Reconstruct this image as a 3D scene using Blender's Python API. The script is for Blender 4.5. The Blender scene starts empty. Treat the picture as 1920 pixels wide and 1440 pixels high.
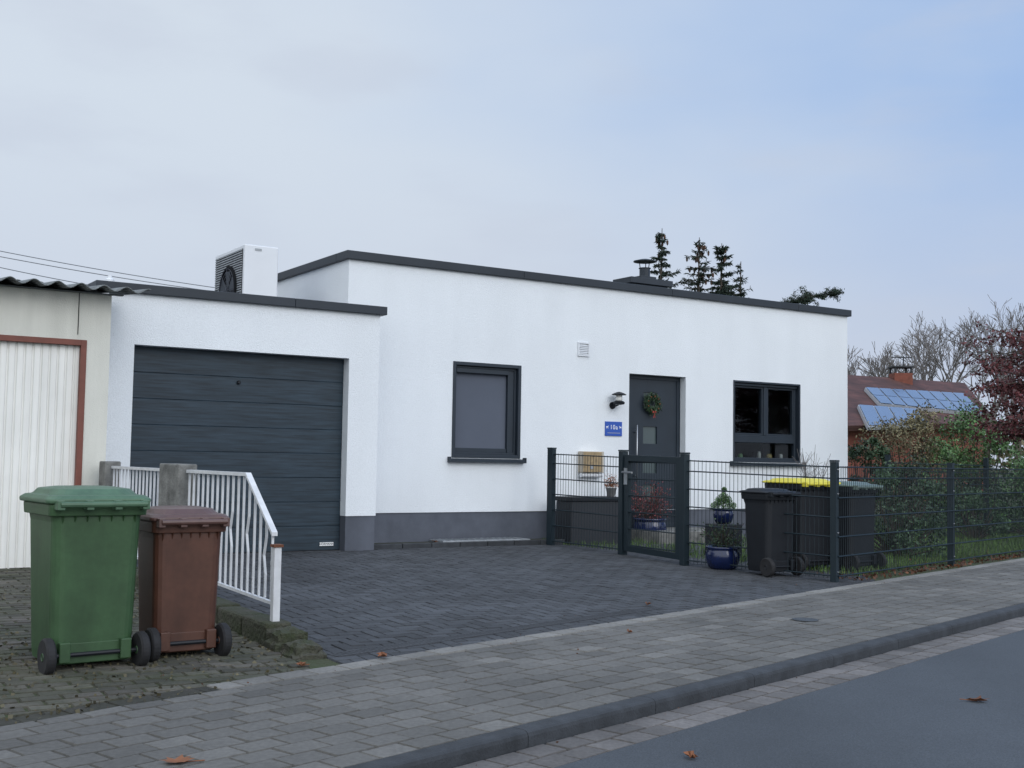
import bpy, math, random
from mathutils import Vector, Matrix
random.seed(7)
PI=math.pi
SC=bpy.context.scene; COL=SC.collection
# ---------------------------------------------------------------- camera
FPX=2200.0; PITCH=math.atan(143/2200.0); ROLL=0.016; HC=1.2
R=Matrix.Rotation(PI/2+PITCH,3,'X')@Matrix.Rotation(ROLL,3,'Z')
cd=bpy.data.cameras.new('camera'); cam=bpy.data.objects.new('camera',cd); COL.objects.link(cam)
cd.sensor_width=36; cd.lens=FPX/1920*36; cd.clip_end=3000; cd.clip_start=.1
cam.matrix_world=Matrix.Translation((0,0,HC))@R.to_4x4()
SC.camera=cam
SC.view_settings.view_transform='Standard'; SC.view_settings.look='None'; SC.view_settings.exposure=0
def ray(px,py): return R@Vector(((px-960)/FPX,(720-py)/FPX,-1))
def on_z(px,py,z):
    d=ray(px,py); t=(z-HC)/d.z; return Vector((0,0,HC))+d*t
def atY(px,py,Y):
    d=ray(px,py); return Vector((0,0,HC))+d*(Y/d.y)
d=ray(4400,918); HANG=math.atan2(d.y,d.x)
FU=Vector((math.cos(HANG),math.sin(HANG),0)); FV=Vector((-math.sin(HANG),math.cos(HANG),0))
ctop=atY(655,470,14.33); HO=Vector((ctop.x,ctop.y,0)); ZTOP=ctop.z
def H(u,v,z=0): return HO+FU*u+FV*v+Vector((0,0,z))
def uv(p): q=p-HO; return (q.dot(FU),q.dot(FV))
def on_v(px,py,v):
    d=ray(px,py); o=Vector((0,0,HC)); t=(v-(o-HO).dot(FV))/d.dot(FV); p=o+d*t
    return (uv(p)[0],p.z)
K0=on_z(640,1440,0); K1=on_z(1920,1130,0)
kd=(K1-K0).normalized(); KANG=math.atan2(kd.y,kd.x); kn=Vector((-kd.y,kd.x,0))
def K(k,n,z=0): return K0+kd*k+kn*n+Vector((0,0,z))
def kn_of(p): q=Vector((p[0],p[1],0))-K0; return (q.dot(kd),q.dot(kn))
NE=1.75; RZ=-.075
def zg(x,y):
    n=kn_of((x,y))[1]; return .12*max(0,min(1,(n-NE)/4.8))
def zgp(p): return zg(p[0],p[1])
# ---------------------------------------------------------------- materials
def mat(name,col,rough=.7,metal=0,nz=None,bump=None,tint=False,col2=None,streak=None,spec=.5,coat=0,speck=None):
    m=bpy.data.materials.new(name); m.use_nodes=True; nt=m.node_tree; N=nt.nodes; L=nt.links
    b=N['Principled BSDF']; b.inputs['Roughness'].default_value=rough; b.inputs['Metallic'].default_value=metal
    b.inputs['Specular IOR Level'].default_value=spec
    if coat: b.inputs['Coat Weight'].default_value=coat
    b.inputs['Base Color'].default_value=(*col,1)
    tc=N.new('ShaderNodeTexCoord'); out=None
    def mult(src):
        nonlocal out
        mx=N.new('ShaderNodeMix'); mx.data_type='RGBA'; mx.blend_type='MULTIPLY'; mx.inputs[0].default_value=1
        if out: L.new(out,mx.inputs[6])
        else: mx.inputs[6].default_value=(*col,1)
        L.new(src,mx.inputs[7]); out=mx.outputs[2]
    if nz:
        scale,amt=nz
        n=N.new('ShaderNodeTexNoise'); n.inputs['Scale'].default_value=scale; n.inputs['Detail'].default_value=6; n.inputs['Roughness'].default_value=.6
        L.new(tc.outputs['Object'],n.inputs['Vector'])
        r=N.new('ShaderNodeValToRGB'); r.color_ramp.elements[0].position=.3; r.color_ramp.elements[1].position=.7
        c2=col2 or tuple(c*(1-amt) for c in col); 
        c1=tuple(min(1,c*(1+amt*.5)) for c in col) if not col2 else col
        r.color_ramp.elements[0].color=(*c2,1); r.color_ramp.elements[1].color=(*c1,1)
        L.new(n.outputs['Fac'],r.inputs['Fac']); out=r.outputs['Color']
    for st in (streak,speck):
        if not st: continue
        mp=N.new('ShaderNodeMapping'); mp.inputs['Scale'].default_value=st[0]
        L.new(tc.outputs['Object'],mp.inputs['Vector'])
        n=N.new('ShaderNodeTexNoise'); n.inputs['Scale'].default_value=1; n.inputs['Detail'].default_value=5
        L.new(mp.outputs['Vector'],n.inputs['Vector'])
        r=N.new('ShaderNodeMapRange'); r.inputs['From Min'].default_value=.3; r.inputs['From Max'].default_value=.7
        r.inputs['To Min'].default_value=1-st[1]; r.inputs['To Max'].default_value=1+st[1]*.5
        L.new(n.outputs['Fac'],r.inputs['Value']); mult(r.outputs[0])
    if tint:
        a=N.new('ShaderNodeAttribute'); a.attribute_name='tint'; mult(a.outputs['Fac'])
    if out: L.new(out,b.inputs['Base Color'])
    if bump:
        n=N.new('ShaderNodeTexNoise'); n.inputs['Scale'].default_value=bump[0]; n.inputs['Detail'].default_value=4
        L.new(tc.outputs['Object'],n.inputs['Vector'])
        bm=N.new('ShaderNodeBump'); bm.inputs['Strength'].default_value=bump[1]; bm.inputs['Distance'].default_value=bump[2]
        L.new(n.outputs['Fac'],bm.inputs['Height']); L.new(bm.outputs['Normal'],b.inputs['Normal'])
    return m
M={}
M['stucco']=mat('white_render',(.76,.79,.82),.92,nz=(.6,.04),bump=(85,.9,.007),streak=((2.5,2.5,.35),.03),speck=((70,70,70),.05),spec=.2)
M['plinth']=mat('grey_plinth',(.105,.115,.14),.9,nz=(4,.15),bump=(120,.6,.004),spec=.2,streak=((3,3,.8),.15))
M['anth']=mat('anthracite_metal',(.020,.029,.041),.45,nz=(3,.15),spec=.35)
M['fencem']=mat('fence_coating',(.012,.022,.029),.5,nz=(3,.15),spec=.3)
M['anthcap']=mat('anthracite_flashing',(.024,.031,.041),.5,nz=(1.3,.25),spec=.35)
M['gdoor']=mat('garage_door_coating',(.022,.038,.054),.5,nz=(2,.12),streak=((3,3,50),.45),bump=(40,.3,.002),spec=.35)
M['roofd']=mat('roof_membrane',(.16,.16,.17),.9,nz=(2,.2))
M['shutter']=mat('shutter_grey',(.088,.102,.135),.6,nz=(2,.08),spec=.3)
M['cream']=mat('cream_render',(.65,.645,.585),.9,nz=(1.5,.08),bump=(90,.7,.006),streak=((6,6,.5),.10))
M['ribdoor']=mat('painted_steel_door',(.77,.765,.73),.5,nz=(2,.06),streak=((14,14,.6),.10))
M['redframe']=mat('oxide_red_frame',(.17,.052,.035),.6,nz=(6,.25))
M['corr']=mat('corrugated_cement',(.17,.185,.19),.85,nz=(5,.4),bump=(40,.5,.004))
M['conc']=mat('old_concrete',(.19,.19,.18),.95,nz=(7,.5),bump=(60,.8,.01),streak=((4,4,8),.25))
M['moss']=mat('mossy_stone',(.065,.06,.048),.95,nz=(6,.5),col2=(.030,.040,.014),bump=(35,1,.03))
M['railw']=mat('weathered_white_paint',(.60,.61,.63),.55,nz=(9,.18))
M['rust']=mat('rust',(.16,.06,.03),.9,nz=(20,.4))
M['pav']=mat('pavement_stone',(.136,.131,.122),.92,nz=(1.1,.25),bump=(160,.7,.004),tint=True,streak=((38,38,38),.22),speck=((.35,.35,.35),.2))
M['drive']=mat('driveway_stone',(.056,.060,.068),.85,nz=(1.0,.3),bump=(160,.7,.004),tint=True,streak=((45,45,45),.2),speck=((.4,.4,.4),.25))
M['fore']=mat('mossy_paver',(.098,.088,.075),.95,nz=(2.6,.5),col2=(.040,.046,.024),bump=(90,.8,.006),tint=True,streak=((40,40,40),.25))
M['gut']=mat('gutter_stone',(.135,.125,.12),.9,nz=(2.5,.3),bump=(120,.6,.003),tint=True,streak=((40,40,40),.2))
M['joint']=mat('joint_sand',(.035,.034,.03),1,nz=(3,.5),col2=(.028,.036,.016))
M['asph']=mat('asphalt',(.068,.078,.091),.86,nz=(.6,.2),bump=(170,1,.007),streak=((110,110,110),.35),speck=((.9,.25,.9),.12))
M['kerb']=mat('kerb_stone',(.036,.040,.046),.85,nz=(9,.4),bump=(90,.7,.006),tint=True)
M['ground']=mat('field_ground',(.07,.075,.045),1,nz=(.3,.3))
M['soil']=mat('garden_soil',(.05,.052,.028),1,nz=(2.5,.5),col2=(.035,.055,.015),bump=(20,1,.03))
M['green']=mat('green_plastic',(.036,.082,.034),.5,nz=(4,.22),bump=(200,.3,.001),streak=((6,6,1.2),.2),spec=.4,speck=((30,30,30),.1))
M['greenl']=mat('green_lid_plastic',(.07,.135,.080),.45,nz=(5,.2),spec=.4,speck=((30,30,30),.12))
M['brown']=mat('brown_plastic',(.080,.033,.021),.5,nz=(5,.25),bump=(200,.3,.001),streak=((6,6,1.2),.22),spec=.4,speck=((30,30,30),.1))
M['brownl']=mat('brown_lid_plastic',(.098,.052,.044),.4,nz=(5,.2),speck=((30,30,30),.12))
M['black']=mat('black_plastic',(.010,.012,.016),.5,nz=(6,.2),spec=.3)
M['rubber']=mat('rubber',(.013,.013,.015),.8,nz=(20,.4))
M['yellow']=mat('yellow_lid_plastic',(.60,.52,.04),.5,nz=(5,.1))
M['greyl']=mat('grey_green_lid',(.11,.15,.13),.4,nz=(5,.1))
M['hpw']=mat('white_casing',(.66,.68,.71),.4,nz=(2,.04))
M['dark']=mat('black_and_shade',(.010,.011,.013),.9,spec=.1)  # plain near-black; on the room box it stands in for interior shade
M['white']=mat('white_paint',(.78,.79,.80),.5)
M['red']=mat('red_ribbon',(.30,.03,.02),.6)
M['brass']=mat('brass_panel',(.34,.25,.14),.45,metal=.2,nz=(14,.35))
M['tan']=mat('tan_casing',(.42,.37,.30),.5,nz=(6,.1))
M['steel']=mat('brushed_steel',(.38,.39,.41),.35,metal=.9)
M['blue']=mat('enamel_blue',(.015,.075,.38),.35)
M['bluepot']=mat('blue_glaze',(.008,.016,.065),.2,nz=(8,.4),coat=.3)
M['terra']=mat('dark_planter_weave',(.018,.021,.027),.7,bump=(60,.5,.005))
M['galv']=mat('galvanised_plate',(.30,.32,.34),.5,metal=.4,nz=(12,.3))
M['leafd']=mat('leaf_dark_green',(.036,.070,.032),.6,tint=True,nz=(3,.3))
M['leafm']=mat('leaf_mid_green',(.070,.140,.045),.6,tint=True,nz=(3,.3))
M['leafol']=mat('leaf_olive_brown',(.150,.130,.070),.7,tint=True,nz=(3,.3))
M['leafred']=mat('leaf_copper_red',(.090,.020,.022),.6,tint=True,nz=(3,.3))
M['leafor']=mat('leaf_orange_brown',(.20,.075,.03),.7,tint=True,nz=(8,.3))
M['needle']=mat('spruce_needles',(.012,.024,.014),.7,tint=True)
M['cone']=mat('spruce_cones',(.060,.030,.018),.8,tint=True)
M['bark']=mat('bark',(.075,.062,.05),.95,nz=(8,.3))
M['twig']=mat('bare_twigs',(.17,.155,.15),.95,nz=(3,.2))
M['grass']=mat('grass_blades',(.060,.11,.024),.7,tint=True)
M['tile']=mat('clay_roof_tiles',(.082,.033,.027),.8,nz=(1.5,.45),streak=((1.2,1.2,16),.4))
M['brick']=mat('red_brick',(.18,.055,.035),.85,nz=(6,.3))
M['solar']=mat('solar_cell',(.10,.14,.23),.2,nz=(.8,.2),coat=.6)
M['solarf']=mat('panel_frame',(.45,.48,.52),.4,metal=.3)
M['pastel']=mat('pastel_jar',(.35,.27,.12),.4); M['jarw']=mat('white_jar',(.42,.42,.42),.4); M['jarg']=mat('green_jar',(.10,.2,.09),.4)
M['wire']=mat('cable',(.16,.17,.19),.6)
def glass():
    m=bpy.data.materials.new('window_glass'); m.use_nodes=True; nt=m.node_tree; N=nt.nodes; L=nt.links; N.clear()
    o=N.new('ShaderNodeOutputMaterial'); mx=N.new('ShaderNodeMixShader'); t=N.new('ShaderNodeBsdfTransparent'); g=N.new('ShaderNodeBsdfGlossy')
    t.inputs[0].default_value=(.7,.76,.76,1); g.inputs['Roughness'].default_value=.02; g.inputs[0].default_value=(.42,.45,.5,1); fr=N.new('ShaderNodeFresnel'); fr.inputs[0].default_value=1.45
    L.new(fr.outputs[0],mx.inputs[0]); L.new(t.outputs[0],mx.inputs[1]); L.new(g.outputs[0],mx.inputs[2]); L.new(mx.outputs[0],o.inputs[0]); return m
M['glass']=glass()
M['doorglass']=mat('frosted_glass',(.06,.082,.086),.25)
M['lampglass']=mat('lamp_glass',(.6,.6,.58),.2)
# ---------------------------------------------------------------- mesh builder
class MB:
    def __init__(s): s.v=[]; s.f=[]; s.t=[]
    def add(s,vs,fs,t=1.0):
        b=len(s.v); s.v.extend([tuple(p) for p in vs]); 
        for f in fs: s.f.append(tuple(i+b for i in f)); s.t.append(t)
        return s
    def box(s,x0,y0,z0,x1,y1,z1,t=1.0):
        return s.add([(x0,y0,z0),(x1,y0,z0),(x1,y1,z0),(x0,y1,z0),(x0,y0,z1),(x1,y0,z1),(x1,y1,z1),(x0,y1,z1)],
              [(0,3,2,1),(4,5,6,7),(0,1,5,4),(1,2,6,5),(2,3,7,6),(3,0,4,7)],t)
    def quad(s,a,b,c,d,t=1.0): return s.add([a,b,c,d],[(0,1,2,3)],t)
    def path(s,pts,rs,n=6,t=1.0,cap=True):
        pts=[Vector(p) for p in pts]; vs=[]; fs=[]
        if not hasattr(rs,'__len__'): rs=[rs]*len(pts)
        for i,p in enumerate(pts):
            dd=(pts[min(i+1,len(pts)-1)]-pts[max(i-1,0)]).normalized()
            up=Vector((0,0,1)) if abs(dd.z)<.9 else Vector((1,0,0))
            a=dd.cross(up).normalized(); b=dd.cross(a)
            for k in range(n):
                th=2*PI*k/n; vs.append(p+(a*math.cos(th)+b*math.sin(th))*rs[i])
        for i in range(len(pts)-1):
            for k in range(n):
                k2=(k+1)%n; fs.append((i*n+k,i*n+k2,(i+1)*n+k2,(i+1)*n+k))
        if cap: fs.append(tuple(range(n))[::-1]); fs.append(tuple((len(pts)-1)*n+k for k in range(n)))
        return s.add(vs,fs,t)
    def lathe(s,prof,c=(0,0,0),n=24,t=1.0,axis='z'):
        vs=[];fs=[]
        for r,z in prof:
            for k in range(n):
                th=2*PI*k/n; x,y=r*math.cos(th),r*math.sin(th)
                p=(x,y,z) if axis=='z' else ((z,x,y) if axis=='x' else (x,z,y))
                vs.append((c[0]+p[0],c[1]+p[1],c[2]+p[2]))
        for i in range(len(prof)-1):
            for k in range(n):
                k2=(k+1)%n; fs.append((i*n+k,i*n+k2,(i+1)*n+k2,(i+1)*n+k))
        if prof[0][0]>1e-4: fs.append(tuple(range(n))[::-1])
        if prof[-1][0]>1e-4: fs.append(tuple((len(prof)-1)*n+k for k in range(n)))
        return s.add(vs,fs,t)
    def loft(s,rings,t=1.0,cap=True):
        n=len(rings[0]); vs=[p for r in rings for p in r]; fs=[]
        for i in range(len(rings)-1):
            for k in range(n):
                k2=(k+1)%n; fs.append((i*n+k,i*n+k2,(i+1)*n+k2,(i+1)*n+k))
        if cap: fs.append(tuple(range(n))[::-1]); fs.append(tuple((len(rings)-1)*n+k for k in range(n)))
        return s.add(vs,fs,t)
    def leaf(s,p,sz,t=1.0,asp=.55,dr=None):
        a=dr or Vector((random.gauss(0,1),random.gauss(0,1),random.gauss(0,1))); a=a.normalized()
        b=a.cross(Vector((random.gauss(0,1),random.gauss(0,1),random.gauss(0,1)))).normalized()
        p=Vector(p); s.add([p-a*sz*.5,p+b*sz*asp*.5,p+a*sz*.5,p-b*sz*asp*.5],[(0,1,2,3)],t)
    def build(s,name,m,parent=None,smooth=False,bevel=0,loc=None,rotz=0,seg=2):
        me=bpy.data.meshes.new(name); me.from_pydata(s.v,[],s.f); 
        at=me.attributes.new('tint','FLOAT','FACE'); at.data.foreach_set('value',s.t)
        me.materials.append(m); 
        if smooth: me.polygons.foreach_set('use_smooth',[True]*len(me.polygons))
        me.update()
        o=bpy.data.objects.new(name,me); COL.objects.link(o)
        if parent: o.parent=parent
        if loc is not None: o.location=loc; o.rotation_euler=(0,0,rotz)
        if bevel:
            bv=o.modifiers.new('bevel','BEVEL'); bv.width=bevel; bv.segments=seg; bv.limit_method='ANGLE'; bv.angle_limit=.7
        return o
def thing(name,label,cat,loc=(0,0,0),rotz=0,group=None):
    o=bpy.data.objects.new(name,None); COL.objects.link(o); o.location=loc; o.rotation_euler=(0,0,rotz); o.empty_display_size=.1
    o['label']=label; o['category']=cat
    if group: o['group']=group
    return o
def tag(o,label,cat,group=None,kind=None):
    o['label']=label; o['category']=cat
    if group: o['group']=group
    if kind: o['kind']=kind
    return o
def struct(o): o['kind']='structure'; return o
def text_mesh(name,s,size,m,parent,loc,rot,ext=.001,space=1.0):
    c=bpy.data.curves.new(name,'FONT'); c.body=s; c.size=size; c.extrude=ext; c.align_x='CENTER'; c.align_y='CENTER'; c.space_character=space
    t=bpy.data.objects.new('tmp',c); COL.objects.link(t); bpy.context.view_layer.update()
    me=bpy.data.meshes.new_from_object(t.evaluated_get(bpy.context.evaluated_depsgraph_get())); bpy.data.objects.remove(t)
    me.materials.clear(); me.materials.append(m)
    o=bpy.data.objects.new(name,me); COL.objects.link(o); o.parent=parent; o.location=loc; o.rotation_euler=rot; return o
# ---------------------------------------------------------------- paving
def clip(poly,a,b):
    out=[]; n=len(poly)
    def side(p): return (b[0]-a[0])*(p[1]-a[1])-(b[1]-a[1])*(p[0]-a[0])
    for i in range(n):
        p,q=poly[i],poly[(i+1)%n]; sp,sq=side(p),side(q)
        if sp>=0: out.append(p)
        if sp*sq<0:
            t=sp/(sp-sq); out.append((p[0]+(q[0]-p[0])*t,p[1]+(q[1]-p[1])*t))
    return out
def area(p): return .5*sum(p[i][0]*p[(i+1)%len(p)][1]-p[(i+1)%len(p)][0]*p[i][1] for i in range(len(p)))
def pave(mb,poly,org,ang,Lb,Wb,pattern,gap,zf,tintf):
    if area(poly)<0: poly=poly[::-1]
    ca,sa=math.cos(ang),math.sin(ang)
    loc=[((x-org[0])*ca+(y-org[1])*sa,-(x-org[0])*sa+(y-org[1])*ca) for x,y in poly]
    x0=min(p[0] for p in loc); x1=max(p[0] for p in loc); y0=min(p[1] for p in loc); y1=max(p[1] for p in loc)
    rects=[]
    if pattern=='run':
        j=math.floor(y0/Wb)
        while j*Wb<y1:
            off=(j%2)*Lb/2; i=math.floor((x0-off)/Lb)
            while i*Lb+off<x1: rects.append((i*Lb+off,j*Wb,Lb,Wb)); i+=1
            j+=1
    else:
        for j in range(math.floor(y0/Wb)-2,math.ceil(y1/Wb)+1):
            for i in range(math.floor(x0/Wb)-2,math.ceil(x1/Wb)+1):
                r=(i-j)%4
                if r==0: rects.append((i*Wb,j*Wb,2*Wb,Wb))
                elif r==3: rects.append((i*Wb,j*Wb,Wb,2*Wb))
    g=gap/2
    for x,y,w,h in rects:
        jx,jy=random.gauss(0,.0012),random.gauss(0,.0012)
        p=[(x+g+jx,y+g+jy),(x+w-g+jx,y+g+jy),(x+w-g+jx,y+h-g+jy),(x+g+jx,y+h-g+jy)]
        for i in range(len(loc)):
            p=clip(p,loc[i],loc[(i+1)%len(loc)])
            if len(p)<3: break
        if len(p)<3 or area(p)<.0008: continue
        cx=sum(q[0] for q in p)/len(p); cy=sum(q[1] for q in p)/len(p)
        ring0=[];ring1=[]; dz=random.gauss(0,.001); sx,sy=random.gauss(0,.008),random.gauss(0,.008)
        def W(qx,qy,dd):
            X=org[0]+qx*ca-qy*sa; Y=org[1]+qx*sa+qy*ca; return (X,Y,zf(X,Y)+dd)
        for q in p:
            dx,dy=cx-q[0],cy-q[1]; l=math.hypot(dx,dy) or 1; k=.005/l
            ring0.append(W(q[0],q[1],-.011)); ring1.append(W(q[0]+dx*k,q[1]+dy*k,dz-dx*sx-dy*sy))
        n=len(p); mb.add(ring0+ring1,[tuple(n+i for i in range(n))]+[(i,(i+1)%n,n+(i+1)%n,n+i) for i in range(n)],tintf(cx,cy))
def grid(mb,k0,k1,ns,zs):
    for i in range(len(ns)-1):
        mb.quad(K(k0,ns[i],zs[i]),K(k1,ns[i],zs[i]),K(k1,ns[i+1],zs[i+1]),K(k0,ns[i+1],zs[i+1]))
rt=lambda a,b:(lambda x,y:random.uniform(a,b))
mb=MB(); mb.quad((-700,-500,-.16),(700,-500,-.16),(700,900,-.16),(-700,900,-.16)); struct(mb.build('ground',M['ground']))
mb=MB(); grid(mb,-60,90,[-7,-.40],[RZ,RZ]); struct(mb.build('road',M['asph']))
mb=MB(); grid(mb,-60,90,[-.41,-.09],[RZ-.008,RZ-.008]); struct(mb.build('gutter_bed',M['joint']))
mb=MB(); grid(mb,-60,90,[-.02,NE],[-.010,-.010]); struct(mb.build('pavement_bed',M['joint']))
mb=MB(); grid(mb,-60,90,[NE,NE+4.8,70],[-.010,.11,.11]); struct(mb.build('garden',M['soil']))
kq=lambda k0,k1,n0,n1:[tuple(K(k0,n0)[:2]),tuple(K(k1,n0)[:2]),tuple(K(k1,n1)[:2]),tuple(K(k0,n1)[:2])]
def pvt(x,y):
    r=random.random(); return random.uniform(1.12,1.32) if r<.07 else (random.uniform(.74,.88) if r<.16 else random.uniform(.88,1.08))
EW=.155
mb=MB(); pave(mb,kq(-4,26,.0,NE-EW),tuple(K(0,0)[:2]),KANG,.215,.148,'run',.010,lambda x,y:0,pvt)
struct(mb.build('pavement',M['pav']))
kA=kn_of(on_z(405,1290,0))[0]
mb=MB(); pave(mb,kq(kA,26,NE-EW,NE),tuple(K(0,NE-EW)[:2]),KANG,.24,EW+.002,'run',.008,lambda x,y:.003,rt(1.45,1.85)); struct(mb.build('pavement_edging',M['pav']))
mb=MB(); pave(mb,kq(-4,kA,NE-EW,NE),tuple(K(0,NE-EW)[:2]),KANG,.24,EW+.002,'run',.01,lambda x,y:-.004,rt(.3,.55)); struct(mb.build('forecourt_edging',M['fore']))
mb=MB(); pave(mb,kq(-4,26,-.405,-.105),tuple(K(0,-.405)[:2]),KANG,.2,.15,'run',.010,lambda x,y:RZ+.002,rt(.78,1.25)); struct(mb.build('gutter',M['gut']))
mb=MB(); k=-6.0
while k<28:
    t=random.uniform(.9,1.1); j=.002; prof=[(-.10,-.09),(-.10,-.028),(-.095,-.012),(-.084,-.004),(-.07,-.001),(-.004,0),(-.004,-.09)]
    r=[[K(kk,n,z) for n,z in prof] for kk in (k+j,k+1-j)]
    mb.loft(r,t); k+=1
struct(mb.build('kerb',M['kerb']))
wallP=on_z(510,1172,.12); WU,WV=uv(wallP)
cornerpost=on_z(1565,1090,.012)
def line_int(u,n):
    a=H(u,-20); q=kn_of(a)[1]; b=H(u,0); q2=kn_of(b)[1]; t=(n-q)/(q2-q); return a+(b-a)*t
ck=kn_of(cornerpost)[0]
D=[line_int(WU+.1,NE),K(ck+.5,NE),H(7.4,.1),H(WU+.1,.1)]
mb=MB(); pave(mb,[tuple(p[:2]) for p in D],tuple(HO[:2]),HANG,.2,.1,'her',.007,zg,lambda x,y:random.uniform(.70,1.22)); struct(mb.build('driveway',M['drive']))
Fp=[line_int(WU-.1,NE),H(WU-.1,-1.2),H(-11,-1.2),K(-6,NE)]
mb=MB(); pave(mb,[tuple(p[:2]) for p in Fp],tuple(HO[:2]),HANG,.2,.1,'run',.014,zg,rt(.6,1.3)); struct(mb.build('forecourt',M['fore']))
mb=MB()
for i in range(7000):
    p=H(random.uniform(WU-4,WU-.12),random.uniform(-8.2,-1.6)); kk,n=kn_of(p)
    if n<(NE-.16 if kk<kA else NE+.01): continue
    if n>NE+.05 and math.sin(p.x*2.1)+math.cos(p.y*2.7)+random.gauss(0,.6)<.2: continue
    mb.leaf((p.x,p.y,zgp(p)+.004),random.uniform(.010,.032),random.uniform(.2,.8),.9)
tag(mb.build('moss',M['leafol']),'low moss and leaf crumbs between the old forecourt pavers','moss',kind='stuff')
# ---------------------------------------------------------------- main house
house=thing('white_house','white rendered flat roofed bungalow with attached garage and dark parapet caps','house',H(0,0,0),HANG)
U1=on_v(1589,700,0)[0]; ZP=on_v(704,962,0)[1]
w1a=on_v(850,677,0); w1b=on_v(977,686,0); w1c=on_v(848,858,0)
w2a=on_v(1375,713,0); w2b=on_v(1500,721,0); w2c=on_v(1375,866,0)
da=on_v(1180,700,0); db=on_v(1286,708,0)
W1=(w1a[0],w1c[1],w1b[0],(w1a[1]+w1b[1])/2); W2=(w2a[0],w2c[1],w2b[0],(w2a[1]+w2b[1])/2); DR=(da[0],.26,db[0],da[1])
GV=-.61; GU0=on_v(186,560,GV)[0]; GU1=on_v(708,800,GV)[0]
ga=on_v(252,649,GV); gb=on_v(655,672,GV); GD=(ga[0],.0,gb[0],gb[1])
GT=on_v(720,576,GV)[1]
def skin(mb,u0,u1,z0,z1,v,holes,rev):
    us=sorted(set([u0,u1]+[h[0] for h in holes]+[h[2] for h in holes])); zs=sorted(set([z0,z1]+[min(max(h[i],z0),z1) for h in holes for i in (1,3)]))
    for i in range(len(us)-1):
        for j in range(len(zs)-1):
            cu=(us[i]+us[i+1])/2; cz=(zs[j]+zs[j+1])/2
            if any(h[0]<cu<h[2] and h[1]<cz<h[3] for h in holes): continue
            mb.quad((us[i],v,zs[j]),(us[i+1],v,zs[j]),(us[i+1],v,zs[j+1]),(us[i],v,zs[j+1]))
    for a,b,c,e in holes:
        b=max(b,z0)
        mb.quad((a,v,b),(a,v+rev,b),(a,v+rev,e),(a,v,e)); mb.quad((c,v,b),(c,v,e),(c,v+rev,e),(c,v+rev,b))
        mb.quad((a,v,e),(a,v+rev,e),(c,v+rev,e),(c,v,e))
        if b>z0: mb.quad((a,v,b),(c,v,b),(c,v+rev,b),(a,v+rev,b))
HD=7.5; ZC=ZTOP-.105
mb=MB(); skin(mb,0,U1,ZP,ZC,0,[W1,W2,DR],.2)
mb.quad((0,0,0),(0,0,ZC),(0,HD,ZC),(0,HD,0)); mb.quad((U1,0,0),(U1,HD,0),(U1,HD,ZC),(U1,0,ZC)); mb.quad((0,HD,0),(0,HD,ZC),(U1,HD,ZC),(U1,HD,0))
mb.quad((0,.001,ZP),(0,.05,ZP),(U1,.05,ZP),(U1,.001,ZP))
mb.build('wall',M['stucco'],house)
mb=MB(); mb.quad((.001,.001,ZC-.004),(U1-.001,.001,ZC-.004),(U1-.001,HD-.001,ZC-.004),(.001,HD-.001,ZC-.004)); mb.build('roof',M['roofd'],house)
mb=MB(); T=.28; o_=.05
x=-o_
while x<U1+o_-.01:
    x2=min(x+2.6,U1+o_); mb.box(x+.0015,-o_,ZC,x2-.0015,T,ZTOP); x=x2
y=T+.002
while y<HD-.3:
    y2=min(y+2.4,HD-T); mb.box(-o_,y,ZC,T,y2-.003,ZTOP); mb.box(U1-T,y,ZC,U1+o_,y2-.003,ZTOP); y=y2
mb.box(-o_,HD-T+.002,ZC,U1+o_,HD+o_,ZTOP)
mb.build('parapet_cap',M['anthcap'],house,bevel=.006)
MB().box(.002,.014,-.02,DR[0]-.001,.2,ZP-.002).build('plinth',M['plinth'],house); MB().box(DR[2]+.001,.014,-.02,U1-.01,.2,ZP-.002).build('plinth',M['plinth'],house)
# garage
GC=GT-.10; GB=6.6
mb=MB(); skin(mb,GU0,GU1,ZP,GC,GV,[GD],.17)
mb.quad((GU0,GV,0),(GU0,GV,GC),(GU0,GB,GC),(GU0,GB,0)); mb.quad((GU1,GV,ZP),(GU1,-.002,ZP),(GU1,-.002,GC),(GU1,GV,GC)); mb.quad((GU0,GB,0),(GU0,GB,GC),(0,GB,GC),(0,GB,0))
mb.quad((GU1,-.002,GC),(-.004,-.002,GC),(-.004,GV+.01,GC),(GU1,GV+.01,GC))
mb.build('garage_wall',M['stucco'],house)
mb=MB(); mb.quad((GU0,GV+.01,GC-.004),(-.004,GV+.01,GC-.004),(-.004,GB,GC-.004),(GU0,GB,GC-.004)); mb.build('garage_roof',M['roofd'],house)
mb=MB(); x=GU0-.05; e_=GU1+.07
while x<e_-.01:
    x2=min(x+2.2,e_); mb.box(x+.0015,GV-.055,GC,x2-.0015,GV+.22,GT); x=x2
mb.box(GU0-.05,GV+.222,GC,GU0+.2,GB,GT); mb.box(GU1-.15,GV+.222,GC,e_,-.004,GT)
mb.build('garage_parapet_cap',M['anthcap'],house,bevel=.006)
MB().box(GD[2]+.006,GV+.010,-.02,GU1-.006,-.003,ZP-.002).build('garage_plinth',M['plinth'],house); MB().box(GU0+.002,GV+.010,-.02,GD[0]-.006,0,ZP-.002).build('garage_plinth',M['plinth'],house)
gd=MB(); vz=GV+.15; nz_=8; z0=.125; hh=(GD[3]-z0)/nz_
for i in range(nz_):
    a=z0+i*hh; b=a+hh
    prof=[(vz+.006,a),(vz,a+.005),(vz-.001,a+hh*.5),(vz,b-.005),(vz+.006,b)]
    for (v0,za),(v1,zb) in zip(prof,prof[1:]): gd.quad((GD[0],v0,za),(GD[2],v0,za),(GD[2],v1,zb),(GD[0],v1,zb))
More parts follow.
